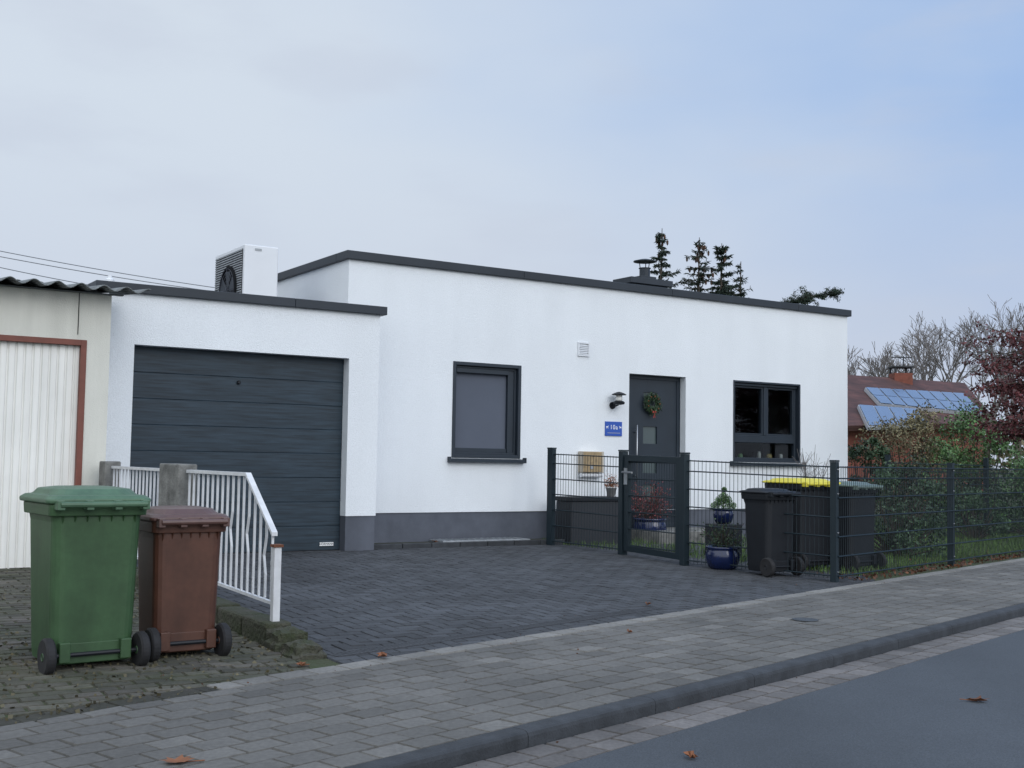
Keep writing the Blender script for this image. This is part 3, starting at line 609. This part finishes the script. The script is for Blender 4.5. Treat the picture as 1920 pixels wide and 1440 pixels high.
# ---------------------------------------------------------------- fences
def panel(mb,p,q,z0a,z0b,h,first=.03,rv=.0032,rh=.0068):
    d=Vector((q[0]-p[0],q[1]-p[1],0)); Ln=d.length; d.normalize(); nn=Vector((-d.y,d.x,0))
    nv_=int(Ln/.05)
    for i in range(nv_+1):
        t=(i+.5)/(nv_+1); x=Vector((p[0],p[1],0))+d*(Ln*t); zb=z0a+(z0b-z0a)*t
        mb.path([x+Vector((0,0,zb+first)),x+Vector((0,0,zb+h))],rv,3,cap=False)
    z=first+.03; zs=[]
    while z<h-.01: zs.append(z); z+=.2
    zs.append(h-.012)
    for z in zs:
        for s in (-.008,.008):
            A=Vector((p[0],p[1],z0a+z))+nn*s; B=Vector((q[0],q[1],z0b+z))+nn*s; mb.path([A,B],rh,4,cap=False)
    return mb
def post(mb,p,w,dp,h,ang,z):
    ca,sa=math.cos(ang),math.sin(ang)
    def T(x,y,zz): return (p[0]+x*ca-y*sa,p[1]+x*sa+y*ca,zz)
    vs=[T(x,y,zz) for zz in (z-.05,z+h) for x,y in ((-w,-dp),(w,-dp),(w,dp),(-w,dp))]; mb.add(vs,[(0,3,2,1),(4,5,6,7),(0,1,5,4),(1,2,6,5),(2,3,7,6),(3,0,4,7)])
    vs=[T(x,y,zz) for zz in (z+h+.001,z+h+.02) for x,y in ((-w-.004,-dp-.004),(w+.004,-dp-.004),(w+.004,dp+.004),(-w-.004,dp+.004))]; mb.add(vs,[(0,3,2,1),(4,5,6,7),(0,1,5,4),(1,2,6,5),(2,3,7,6),(3,0,4,7)])
    return mb
FH=1.22; FM=M['fencem']
B=on_z(1167,1041,.07); C=on_z(1283,1061,.045); E=cornerpost
au=on_v(1034,900,-.55)[0]; A=H(au,-.55)
def angof(p,q): return math.atan2(q.y-p.y,q.x-p.x)
fl=thing('mesh_fence','short dark mesh fence section between the house wall and the gate','fence')
hA=on_v(1034,842,-.55)[1]-zgp(A)
panel(MB(),A,B,zgp(A),zgp(B),FH-.03).build('mesh_panel',FM,fl); post(MB(),A,.045,.035,hA,angof(A,B),zgp(A)).build('post',FM,fl)
fm=thing('mesh_fence','dark mesh fence section between the gate and the corner post by the bins','fence')
panel(MB(),C,E,zgp(C),zgp(E),FH-.03).build('mesh_panel',FM,fm)
fr=thing('mesh_fence','long dark mesh fence running along the pavement in front of the garden shrubs','fence')
n_=kn_of(E)[1]; k2=kn_of(on_z(1755,1056,.01))[0]; k3=kn_of(on_z(1899,1034,.01))[0]; ks=[ck,k2,k3]; 
while ks[-1]<ck+22: ks.append(ks[-1]+(k3-k2))
for i,k in enumerate(ks):
    p=K(k,n_); post(MB(),p,.034,.034,FH+.01,KANG,zgp(p)).build('post',FM,fr)
    if i<3:
        for z in (.1,.5,.9,1.15): 
            q=K(k,n_-.036,zgp(p)+z); MB().lathe([(.014,0),(.014,.006),(0,.012)],(q.x,q.y,q.z),6).build('clamp_bolt',M['steel'],fr)
    if i: panel(MB(),K(ks[i-1],n_-.036),K(k,n_-.036),zgp(K(ks[i-1],n_)),zgp(p),FH-.03).build('mesh_panel',FM,fr)
bf=thing('mesh_fence','further mesh fence across the garden behind the first row of shrubs','fence')
q1=atY(1665,1000,19.0); q2=atY(1850,1000,20.4); q3=atY(2040,1000,21.8); prev=None
for q in (q1,q2,q3):
    zq=zgp(q); post(MB(),q,.035,.035,1.3,KANG,zq).build('post',FM,bf)
    if prev is not None: panel(MB(),prev,q,zgp(prev),zq,1.2).build('mesh_panel',FM,bf)
    prev=q
gt=thing('garden_gate','dark metal garden gate with square frame, mesh infill and lever handle','gate')
ag=angof(B,C); 
post(MB(),B,.04,.045,FH+.03,ag,zgp(B)).build('post',FM,gt,bevel=.004); post(MB(),C,.04,.04,FH+.03,ag,zgp(C)).build('post',FM,gt,bevel=.004)
dg=(C-B).normalized(); g0=B+dg*.055; g1=C-dg*.055; zA=max(zgp(B),zgp(C))+.05; Lg=(g1-g0).length
def gb_(m,x0,z0,x1,z1,dp=.026):
    vs=[]
    for y in (-dp,dp):
        nn=Vector((-dg.y,dg.x,0))*y
        for (x,z) in ((x0,z0),(x1,z0),(x1,z1),(x0,z1)): vs.append(g0+dg*x+nn+Vector((0,0,zA-g0.z+z)))
    m.add(vs,[(0,1,2,3),(7,6,5,4),(0,4,5,1),(1,5,6,2),(2,6,7,3),(3,7,4,0)])
hg=FH-.06; fw=.085; m=MB(); gb_(m,0,0,fw,hg); gb_(m,Lg-fw,0,Lg,hg); gb_(m,fw,0,Lg-fw,.07); gb_(m,fw,hg-.075,Lg-fw,hg); leaf=m.build('gate_frame',FM,gt,bevel=.003)
panel(MB(),g0+dg*.06,g1-dg*.06,zA,zA,hg-.07,.04).build('mesh_infill',FM,leaf)
m=MB(); hx_=g0+dg*.04; hx_.z=zA; nn=Vector((dg.y,-dg.x,0))
if (Vector((0,0,0))-hx_).dot(nn)<0: nn=-nn
m.path([hx_+nn*.02+Vector((0,0,.95)),hx_+nn*.08+Vector((0,0,.95)),hx_+nn*.08+dg*.2+Vector((0,0,.95))],.014,8); m.build('lever_handle',M['steel'],leaf)
m=MB(); gb_(m,.005,.80,.07,1.0,.034); m.build('lock_case',M['galv'],leaf)
# ---------------------------------------------------------------- plants in pots
def pot(label,px,py,z,s,prof,m):
    p=on_z(px,py,z); t=thing('potted_plant',label,'plant',(p.x,p.y,z))
    MB().lathe([(r*s,zz*s) for r,zz in prof],n=28).build('pot',m,t,smooth=True)
    return t,p
bowl=[(.20,0),(.27,.05),(.32,.18),(.33,.27),(.31,.36),(.29,.39),(.33,.41),(.33,.44),(.29,.44),(.28,.38),(0,.37)]
t,p=pot('large blue glazed bowl pot with a sparse dry shrub by the fence',1355,1068,.03,.58,bowl,M['bluepot'])
m=MB(); tw=MB()
for i in range(50):
    th=random.uniform(0,2*PI); e=Vector((math.cos(th)*random.uniform(.05,.24),math.sin(th)*random.uniform(.05,.24),.2+random.uniform(.1,.32))); tw.path([(0,0,.19),e*.6+Vector((0,0,.08)),e],.003,4)
    for k in range(14): m.leaf(e*random.uniform(.6,1.05)+Vector((random.gauss(0,.03),random.gauss(0,.03),random.gauss(0,.03))),.03,random.uniform(.4,1.4))
m.build('foliage',M['leafd'],t); tw.build('stems',M['bark'],t)
ps=atY(1356,990,14.6); o=MB().box(-.16,-.16,0,.16,.16,.40).build('plant_stand',M['terra'],loc=(ps.x,ps.y,zgp(ps)),rotz=HANG,bevel=.01); tag(o,'dark square plant stand under the small blue pot','stand')
zs_=zgp(ps)+.40
t=thing('potted_plant','small blue pot with a light green dwarf conifer on the dark stand','plant',(ps.x,ps.y,zs_),0)
MB().lathe([(r*.38,zz*.42) for r,zz in bowl],n=24).build('pot',M['bluepot'],t,smooth=True)
m=MB(); cl=[(Vector((0,0,.24)),.09),(Vector((-.10,.02,.21)),.06),(Vector((.10,-.02,.22)),.06),(Vector((0,-.02,.33)),.065),(Vector((.05,.0,.29)),.06),(Vector((-.05,.02,.28)),.06),(Vector((.01,0,.42)),.035)]
for i in range(3200):
    c_,r_=random.choice(cl); dd=Vector((random.gauss(0,1),random.gauss(0,1),random.gauss(0,1.1))).normalized()*r_*random.random()**.4; m.leaf(c_+dd,.024,random.uniform(.5,2.0),.3)
m.build('foliage',M['leafm'],t); MB().path([(0,0,.14),(0,0,.4)],.008,6).build('stem',M['bark'],t)
t,p=pot('blue pot with red leaved shrub behind the garden gate',1218,1014,.10,.72,bowl,M['bluepot'])
m=MB(); tw=MB()
for i in range(75):
    th=random.uniform(0,2*PI); rr=random.uniform(.05,.36); e=Vector((math.cos(th)*rr,math.sin(th)*rr,.28+random.uniform(.15,.50))); tw.path([(0,0,.26),e*.6+Vector((0,0,.08)),e],.003,4)
    for k in range(14): m.leaf(e*random.uniform(.6,1.05)+Vector((random.gauss(0,.03),random.gauss(0,.03),random.gauss(0,.03))),.035,random.uniform(.7,2.8),.5)
m.build('foliage',M['leafred'],t); tw.build('stems',M['bark'],t)
pu0=on_v(1072,940,-.6)[0]; pu1=on_v(1163,980,-.6)[0]; pz=on_v(1075,932,-.6)[1]
bt=thing('storage_box','low black garden storage box standing against the house behind the fence','box',H(pu0,-.60,.08),HANG)
MB().box(0,0,0,pu1-pu0,.36,pz-.14).build('body',M['terra'],bt,bevel=.01); MB().box(-.015,-.02,pz-.138,pu1-pu0+.015,.38,pz-.08).build('lid',M['black'],bt,bevel=.01)
hpz=on_v(1148,928,-.4); t=thing('potted_plant','small white pot of pink heather on the black storage box','plant',H(hpz[0]-.02,-.4,pz),0)
MB().lathe([(.05,0),(.075,.11),(.08,.11),(.08,.13),(0,.12)],n=18).build('pot',M['jarw'],t,smooth=True)
m=MB()
for i in range(500): m.leaf((random.gauss(0,.045),random.gauss(0,.045),.13+abs(random.gauss(0,.07))),.03,random.uniform(.6,2),.3)
m.build('foliage',M['leafor'],t)
random.seed(5); pg=on_v(1520,1000,-.7); t=thing('bare_bush','thin pale bare twigs rising beside the right hand window','bush',H(pg[0],-.7,.12))
m=MB()
for i in range(22):
    th=random.uniform(0,2*PI); r=random.uniform(.05,.3); z=random.uniform(1.0,1.42); m.path([(0,0,0),(math.cos(th)*r*.3,math.sin(th)*r*.3,z*.55),(math.cos(th)*r,math.sin(th)*r,z)],[.006,.004,.0025],4)
    for k in range(3): s=Vector((math.cos(th)*r*.7,math.sin(th)*r*.7,z*.8)); m.path([s,s+Vector((random.gauss(0,.08),random.gauss(0,.08),random.uniform(.05,.2)))],.0025,3)
m.build('twigs',M['twig'],t)
# ---------------------------------------------------------------- vegetation
def shrub(name,label,c,rx,ry,h,n,sz,m,clumps=26,asp=.5,z0=0.1,cat='shrub'):
    t=thing(name,label,cat,c,0); mb=MB(); tw=MB(); cl=[]
    for i in range(clumps):
        th=random.uniform(0,2*PI); rr=math.sqrt(random.random()); zz=random.random()
        w=math.sqrt(max(.05,1-(max(0,zz-.35)/.7)**2)); cl.append((Vector((rx*rr*w*math.cos(th),ry*rr*w*math.sin(th),z0+zz*h*random.uniform(.85,1.05))),random.uniform(.09,.22)*min(rx*1.6,h),random.uniform(.45,1.8)))
    for c_,r_,tt in cl:
        tw.path([(c_.x*.15,c_.y*.15,0),(c_.x*.6,c_.y*.6,c_.z*.55),tuple(c_*1.04)],[.018,.01,.004],4)
        for k in range(n//clumps):
            dd=Vector((random.gauss(0,1),random.gauss(0,1),random.gauss(0,.8))); dd=dd.normalized()*r_*random.random()**.4*random.choice([1,1,1,1.4])
            p=c_+dd
            if p.z<0: continue
            mb.leaf(p,sz*random.uniform(.6,1.3),tt*random.uniform(.6,1.3),asp)
    mb.build('crown',m,t); tw.build('trunk',M['bark'],t); return t
def gpt(px,Y): p=atY(px,900,Y); return (p.x,p.y,zg(p.x,p.y)-.01)
shrub('garden_shrub','dense dark evergreen shrub right behind the fence next to the bins',gpt(1685,15.6),.72,.6,1.08,7500,.05,M['leafd'],clumps=46)
shrub('garden_shrub','dark low evergreen shrub behind the fence beyond the second street fence post',gpt(1825,19.2),.6,.5,.75,3800,.05,M['leafd'],clumps=30)
shrub('garden_shrub','tall olive brown shrub in the garden below the solar roof',gpt(1700,22),.85,.8,2.1,7000,.06,M['leafol'],clumps=46)
shrub('garden_shrub','large bright green shrub behind the fence near the right edge',gpt(1832,22),1.15,.9,2.05,12000,.06,M['leafm'],clumps=60)
shrub('garden_shrub','dark green shrub close to the right corner of the white house',gpt(1618,21.5),.5,.5,1.7,5000,.06,M['leafd'],clumps=34)
shrub('garden_shrub','green shrub at the right edge behind the last fence post',gpt(1945,20.5),.9,.8,1.4,6500,.06,M['leafm'],clumps=40)
shrub('garden_shrub','rounded mid green shrub between the olive shrub and the bright one',gpt(1765,24),.7,.7,1.5,5500,.06,M['leafm'],clumps=36)
mb=MB()
for i in range(26000):
    k=random.uniform(ck+.7,ck+14); n=n_+.1+random.random()**1.3*4.5; p=K(k,n); z=zgp(p)-.012; a=random.uniform(0,2*PI); l=random.uniform(.04,.10)
    dx,dy=math.cos(a)*.006,math.sin(a)*.006; lx,ly=random.gauss(0,.02),random.gauss(0,.02)
    mb.add([(p.x-dx,p.y-dy,z),(p.x+dx,p.y+dy,z),(p.x+lx,p.y+ly,z+l)],[(0,1,2)],random.uniform(.6,1.9))
tag(mb.build('grass',M['grass']),'short green lawn grass inside the street fence','grass',kind='stuff')
mb=MB()
for i in range(1500):
    k=random.uniform(ck+.3,ck+16); n=NE+.04+abs(random.gauss(0,.25)); p=K(k,n); mb.leaf((p.x,p.y,zgp(p)+.012),random.uniform(.025,.055),random.uniform(.15,.8),.7)
for i in range(220):
    k=random.uniform(-2,ck+6); n=random.choice([NE+.01,NE-EW,random.uniform(0,NE),-.12,-.15,NE+.35])+random.gauss(0,.02); p=K(k,n); z_=RZ+.008 if n<-.1 else (.006 if n<NE else zgp(p)+.008)
    if -.1<=n<.0: continue
    mb.leaf((p.x,p.y,z_),random.uniform(.006,.016),random.uniform(.15,.7),.7,Vector((random.gauss(0,1),random.gauss(0,1),.1)))
tag(mb.build('leaf_litter',M['leafor']),'brown leaf litter collected along the street fence and in the paving joints','leaf litter',kind='stuff')
def fallen(px,py,z,s,lab):
    p=on_z(px,py,z); mb=MB(); a0=random.uniform(0,2*PI); c=[]; n=14
    for i in range(n):
        a=2*PI*i/n; r=s*(.5 if i%2 else random.uniform(.75,1.1)); c.append((r*math.cos(a),r*.75*math.sin(a),.008+random.uniform(0,.022)))
    mb.add([(0,0,.006)]+c,[(0,1+i,1+(i+1)%n) for i in range(n)],random.uniform(.6,1.3)); mb.path([(0,0,.006),(-s*1.3,s*.2,.012)],.0025,4)
    o=mb.build('fallen_leaf',M['leafor'],loc=(p.x,p.y,z),rotz=a0); tag(o,lab,'leaf','fallen leaves')
fallen(332,1432,.0,.08,'large orange brown leaf at the bottom edge of the pavement')
fallen(718,1233,.01,.06,'brown curled leaf at the driveway edge in front of the garage')
fallen(1295,1423,RZ,.045,'brown leaf on the asphalt near the bottom edge')
fallen(1832,1316,RZ,.07,'orange leaf on the asphalt at the right side')
fallen(565,1250,.003,.035,'small reddish leaf beside the mossy end stone')
fallen(585,1222,.01,.045,'dark red leaf on the drain channel near the railing post')
fallen(1180,1187,.0,.028,'tiny leaf lying mid pavement below the gate')
fallen(1215,1135,.015,.04,'small dark leaf on the driveway at the end of the drain channel')
fallen(815,1017,.17,.04,'small brown leaf beside the cover plate')
# trees
def tube_tree(mb,p,d,l,r,lev,spread,kids,minr):
    q=p+d*l; mid=p+d*l*.5+Vector((random.gauss(0,.04),random.gauss(0,.04),0))*l
    mb.path([p,mid,q],[r,r*.85,max(minr,r*.68)],4 if lev<4 else 6,cap=False)
    if lev==0: return
    for i in range(random.choice(kids)):
        nd=(d+Vector((random.gauss(0,1),random.gauss(0,1),random.gauss(0,.6))).normalized()*spread+Vector((0,0,.12))).normalized()
        st=p.lerp(q,random.uniform(.55,1)) if i else q
        tube_tree(mb,st,nd,l*random.uniform(.62,.85),max(minr,r*.6),lev-1,spread,kids,minr)
def bare(label,px,Y,ytop,lev=6,seed=1,group='bare trees behind the red roof'):
    random.seed(seed); top=atY(px,ytop,Y); h=top.z; t=thing('bare_tree',label,'tree',(top.x,top.y,0),0,group)
    m=MB(); m.path([(0,0,0),(0,0,h*.3)],[h*.022,h*.016],8); m.build('trunk',M['bark'],t)
    m=MB()
    for i in range(3): tube_tree(m,Vector((0,0,h*(.22+.03*i))),Vector((random.gauss(0,.25),random.gauss(0,.25),1)).normalized(),h*.22,h*.012,lev,.55,[2,3,3],.010*Y/55)
    mz=max(v[2] for v in m.v); s=(h-h*.22)/(mz-h*.22); m.v=[(v[0]*s,v[1]*s,h*.22+(v[2]-h*.22)*s) for v in m.v]
    m.build('crown',M['twig'],t)
bare('tall bare tree with fine twigs behind the solar roof',1757,62,578,6,3)
bare('low bare tree just right of the white house above the red roof',1625,70,645,5,5)
bare('bare tree at the right edge behind the copper tree',1905,66,545,6,8)
bare('distant bare tree between the tall one and the right edge',1850,80,640,5,11)
bare('bare tree crown just showing over the roof left of the chimney',1150,55,514,5,14,None)
bare('low bare tree directly left of the red chimney',1675,75,650,5,21)
def spruce(label,px,Y,ytop,wid,seed,cones=14,dens=1):
    random.seed(seed); top=atY(px,ytop,Y); h=top.z; t=thing('spruce_tree',label,'tree',(top.x,top.y,0),0,'spruces behind the white house')
    MB().path([(0,0,0),(0,0,h*.6),(.03,0,h)],[.12,.06,.008],6).build('trunk',M['bark'],t)
    nb=MB(); z=h-.12; br=MB(); nc=0
    while z>1.5:
        f=(h-z); L_=min(wid*(.14+f*.42),wid*2.0)
        for k in range(random.choice([3,4,5])):
            if random.random()<.15: continue
            th=random.uniform(0,2*PI); l=L_*random.uniform(.4,1.35); dv=Vector((math.cos(th),math.sin(th),0))
            pts=[Vector((0,0,z)),Vector((0,0,z))+dv*l*.5+Vector((0,0,-.07*l)),Vector((0,0,z))+dv*l+Vector((0,0,.10*l))]
            br.path(pts,[.014,.009,.004],3,cap=False)
            ns=int(max(12,l*150*dens))
            if z<h*.45: ns//=5
            for s in range(ns):
                q=random.random(); base=pts[0].lerp(pts[1],q*2) if q<.5 else pts[1].lerp(pts[2],q*2-1)
                dd=(dv*.6+Vector((random.gauss(0,.6),random.gauss(0,.6),-.35+random.gauss(0,.45)))).normalized()
                nb.leaf(base+dd*.05,random.uniform(.08,.16),random.uniform(.4,1.8),.24,dd)
            if f<1.8 and nc<cones and random.random()<.45:
                for c in range(2): 
                    q=pts[0].lerp(pts[2],random.uniform(.3,.95)); MB().lathe([(0,-.14),(.024,-.10),(.026,-.03),(0,0)],tuple(q+Vector((random.gauss(0,.04),random.gauss(0,.04),-.02))),6,random.uniform(.6,1.6)).build('cone',M['cone'],t); nc+=1
        z-=random.uniform(.07,.16)
    nb.build('crown',M['needle'],t); br.build('branches',M['bark'],t)
spruce('tallest slim spruce with drooping dark branches right of the chimney',1239,27,428,.54,2,dens=1.15,cones=10)
spruce('second spruce with many brown cones, between the tallest and the dense one',1309,28,445,.64,4,dens=.7,cones=24)
spruce('dense dark spruce third from the chimney',1351,27,456,.68,6,dens=1.7,cones=10)
spruce('thin sparse spruce tip rightmost of the row',1387,29,490,.55,9,dens=.35,cones=0)
random.seed(31); b0=atY(1425,610,25); b1=atY(1470,570,25); b2=atY(1567,548,25)
pt=thing('pine_tree','leaning pine whose single bough shows over the right roof edge','tree',(b0.x,b0.y,0))
rel=lambda p:Vector((p.x-b0.x,p.y-b0.y,p.z))
MB().path([(0,0,0),(.0,.0,b0.z*.7),rel(b0)],[.12,.08,.05],6).build('trunk',M['bark'],pt)
bb=MB(); nb=MB(); P0,P1,P2=rel(b0),rel(b1),rel(b2)
bb.path([P0,P1,P1.lerp(P2,.5)+Vector((0,0,.03)),P2],[.04,.03,.02,.008],5)
for i in range(85):
    q=random.random()**.8; base=P1.lerp(P2,q) if random.random()<.85 else P0.lerp(P1,random.random()); dv=Vector((random.gauss(.4,.5),random.gauss(0,.5),random.gauss(.0,.22))).normalized()*random.uniform(.1,.3); bb.path([base,base+dv],.005,3)
    for s in range(40): nb.leaf(base+dv*random.uniform(.2,1)+Vector((random.gauss(0,.03),random.gauss(0,.03),random.gauss(0,.02))),.08,random.uniform(.5,2),.2)
bb.build('branches',M['bark'],pt); nb.build('crown',M['needle'],pt)
random.seed(12); cb0=gpt(1975,17.5); ct=thing('copper_beech','copper tree with dark red leaves reaching in from the right edge','tree',cb0)
tb=MB(); lb=MB(); tb.path([(0,0,0),(.02,0,1.1),(0,.05,2.3),(-.05,0,3.2)],[.07,.055,.035,.012],7)
for i in range(95):
    z=random.uniform(1.6,3.25); dv=Vector((random.gauss(-.4,.7),random.gauss(0,.7),random.uniform(-.15,.4))).normalized(); l=random.uniform(.5,1.25)*(1.25-abs(z-2.3)*.35); s=Vector((0,0,z)); e=s+dv*l+Vector((0,0,-.06)); md=s.lerp(e,.5)+Vector((0,0,.08)); tb.path([s,md,e],[.014,.009,.003],4)
    for k in range(random.choice([30,80,120,160])):
        q=random.uniform(.25,1.05); b_=s.lerp(e,q); lb.leaf(b_+Vector((random.gauss(0,.055),random.gauss(0,.055),random.gauss(0,.045))),random.uniform(.04,.075),random.uniform(.35,1.6),.6)
tb.build('trunk',M['bark'],ct); lb.build('crown',M['leafred'],ct)
# ---------------------------------------------------------------- red roofed house far right
Yr=42
rl=atY(1480,695,Yr-3); rr=atY(1808,718,Yr+2); er=atY(1872,792,Yr-2.5)
nrm=(rr-rl).cross(er-rl).normalized()
if nrm.dot(Vector((0,-1,.3)))<0: nrm=-nrm
def on_pl(px,py,off=0):
    d=ray(px,py); o=Vector((0,0,HC)); return o+d*((rl+nrm*off-o).dot(nrm)/d.dot(nrm))
el=on_pl(1500,800)
rh=thing('red_roofed_house','low house with dark red tiled roof and solar panels behind the garden','house')
m=MB(); back=Vector((0,9,-3.0)); dn=nrm*-.18
m.add([rl,rr,er,el,rl+back,rr+back,er+dn,el+dn,rr+dn],[(0,1,2,3),(0,4,5,1),(3,2,6,7),(1,8,6,2)]); m.build('roof',M['tile'],rh)
m=MB(); fl0=Vector((el.x,el.y+.5,0)); fr0=Vector((er.x-.3,er.y+.5,0))
m.add([fl0,fr0,Vector((fr0.x,fr0.y,er.z-.15)),Vector((fl0.x,fl0.y,el.z-.15)),fr0+Vector((0,12,0)),Vector((fr0.x,fr0.y+12,er.z-.15)),Vector((rr.x,rr.y,rr.z-.3))],[(0,1,2,3),(1,4,5,2),(2,5,6)]); m.build('wall',M['brick'],rh)
def arr(q,nx,ny,name):
    A_,B_,C_,D_=[on_pl(*p,.12) for p in q]; g=.025
    def bl(s,t,off=0): return A_.lerp(B_,s).lerp(D_.lerp(C_,s),t)+nrm*off
    f=MB(); f.quad(bl(0,0),bl(1,0),bl(1,1),bl(0,1)); f.add([bl(0,0),bl(1,0),bl(1,1),bl(0,1),bl(0,0,-.11),bl(1,0,-.11),bl(1,1,-.11),bl(0,1,-.11)],[(0,1,5,4),(1,2,6,5),(2,3,7,6),(3,0,4,7)]); fo=f.build(name,M['solarf'],rh)
    m=MB()
    for i in range(nx):
        for j in range(ny):
            s0,s1=(i+g*2)/nx,(i+1-g*2)/nx; t0,t1=(j+g)/ny,(j+1-g)/ny; m.quad(bl(s0,t0,.03),bl(s1,t0,.03),bl(s1,t1,.03),bl(s0,t1,.03))
    m.build('cells',M['solar'],fo)
arr([(1622,727),(1806,738),(1846,776),(1650,757)],8,2,'solar_array'); arr([(1609,759),(1718,767),(1742,796),(1628,800)],4,1,'solar_array')
cpt=on_pl(1689,712); m=MB(); w=.32; m.box(cpt.x-w,cpt.y-w,cpt.z-.6,cpt.x+w,cpt.y+w,cpt.z+.22); m.build('chimney',M['brick'],rh)
m=MB()
for dx,dy in ((-.28,-.28),(.28,-.28),(.28,.28),(-.28,.28)): m.box(cpt.x+dx-.03,cpt.y+dy-.03,cpt.z+.221,cpt.x+dx+.03,cpt.y+dy+.03,cpt.z+.42)
m.box(cpt.x-.36,cpt.y-.36,cpt.z+.421,cpt.x+.36,cpt.y+.36,cpt.z+.47); m.path([(cpt.x+.1,cpt.y,cpt.z+.4),(cpt.x+.1,cpt.y,cpt.z+.85)],.025,5); m.path([(cpt.x-.3,cpt.y,cpt.z+.8),(cpt.x+.4,cpt.y,cpt.z+.8)],.02,5); m.build('chimney_cowl',M['kerb'],rh)
random.seed(44); mb=MB()
for i in range(9000):
    x=random.uniform(-90,160); Y=120+random.uniform(-8,8); h=4.5+1.5*math.sin(x*.13)+1.0*math.sin(x*.41+1); mb.leaf((x,Y,random.random()**.7*h),random.uniform(.6,1.3),random.uniform(.6,1.4),.6)
tag(mb.build('distant_wood',M['leafol']),'far off brown winter wood along the horizon','wood',kind='stuff')
pw=[((-80,455),(470,549)),((-80,466),(470,556)),((-80,484),(330,560))]
for i,(a,b) in enumerate(pw):
    A_=atY(*a,52); B_=atY(*b,56); pts=[A_.lerp(B_,t/14)+Vector((0,0,-.12*math.sin(PI*t/14))) for t in range(15)]
    lab=['uppermost overhead cable crossing the sky above the garages','middle overhead cable above the garages','lowest overhead cable above the corrugated roof'][i]
    mb=MB().path(pts,.02,5,cap=False); tag(mb.build('overhead_cable',M['wire']),lab,'cable','overhead cables')
# ---------------------------------------------------------------- world + sun
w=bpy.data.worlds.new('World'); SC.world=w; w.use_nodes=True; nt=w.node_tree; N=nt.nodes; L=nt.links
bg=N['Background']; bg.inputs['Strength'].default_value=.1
sky=N.new('ShaderNodeTexSky'); sky.sky_type='NISHITA'; sky.sun_disc=False; sky.sun_elevation=math.radians(28); 
SAZ=Vector((.62,-.78,0)).normalized(); sky.sun_rotation=math.atan2(SAZ.x,SAZ.y)
tc=N.new('ShaderNodeTexCoord'); sp=N.new('ShaderNodeSeparateXYZ'); L.new(tc.outputs['Generated'],sp.inputs[0])
def math_(op,a,b=None,c=None):
    n=N.new('ShaderNodeMath'); n.operation=op
    for i,q in enumerate((a,b,c)):
        if q is None: continue
        if isinstance(q,(int,float)): n.inputs[i].default_value=q
        else: L.new(q,n.inputs[i])
    return n.outputs[0]
def mr(v,a,b,c=0,d_=1):
    n=N.new('ShaderNodeMapRange'); n.interpolation_type='SMOOTHSTEP'; L.new(v,n.inputs[0])
    for i,q in enumerate((a,b,c,d_)): n.inputs[i+1].default_value=q
    return n.outputs[0]
def mixc(f,a,b):
    n=N.new('ShaderNodeMix'); n.data_type='RGBA'; 
    if isinstance(f,(int,float)): n.inputs[0].default_value=f
    else: L.new(f,n.inputs[0])
    for i,q in ((6,a),(7,b)):
        if isinstance(q,tuple): n.inputs[i].default_value=(*q,1)
        else: L.new(q,n.inputs[i])
    return n.outputs[2]
def noise(sc,scale,det=4,off=0):
    mp=N.new('ShaderNodeMapping'); mp.inputs['Scale'].default_value=sc; mp.inputs['Location'].default_value=(off,off,off); L.new(tc.outputs['Generated'],mp.inputs[0])
    nz=N.new('ShaderNodeTexNoise'); nz.inputs['Scale'].default_value=scale; nz.inputs['Detail'].default_value=det; nz.inputs['Roughness'].default_value=.5; L.new(mp.outputs[0],nz.inputs['Vector']); return nz.outputs['Fac']
n1=noise((1,1,2.2),2.6); n2=noise((1,1,3.2),4.5,5,3.3)
g=math_('ADD',math_('MULTIPLY',sp.outputs[0],1.25),math_('MULTIPLY',sp.outputs[2],.75))
g=math_('ADD',g,math_('MULTIPLY',math_('SUBTRACT',n1,.5),.7))
fb=mr(g,-.08,1.15)
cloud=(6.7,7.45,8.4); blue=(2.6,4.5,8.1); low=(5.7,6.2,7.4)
c=mixc(fb,cloud,blue)
fl_=mr(sp.outputs[2],.02,.30,.8,0)
c=mixc(fl_,c,low)
c=mixc(mr(n2,.48,.72,0,.4),c,(5.7,6.25,7.4))
c=mixc(.05,c,sky.outputs[0])
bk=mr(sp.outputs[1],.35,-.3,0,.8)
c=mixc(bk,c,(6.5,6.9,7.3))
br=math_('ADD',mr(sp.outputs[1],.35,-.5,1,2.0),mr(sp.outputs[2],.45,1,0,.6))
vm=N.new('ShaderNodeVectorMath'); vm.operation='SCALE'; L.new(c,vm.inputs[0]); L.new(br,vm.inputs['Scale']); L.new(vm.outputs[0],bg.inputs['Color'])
sd=bpy.data.lights.new('sun','SUN'); sd.energy=.9; sd.angle=math.radians(35); sd.color=(1,.97,.93); so=bpy.data.objects.new('sun',sd); COL.objects.link(so)
el_=math.radians(28); dv=Vector((SAZ.x*math.cos(el_),SAZ.y*math.cos(el_),math.sin(el_))); so.rotation_euler=dv.to_track_quat('Z','Y').to_euler(); so.location=(5,-5,12)
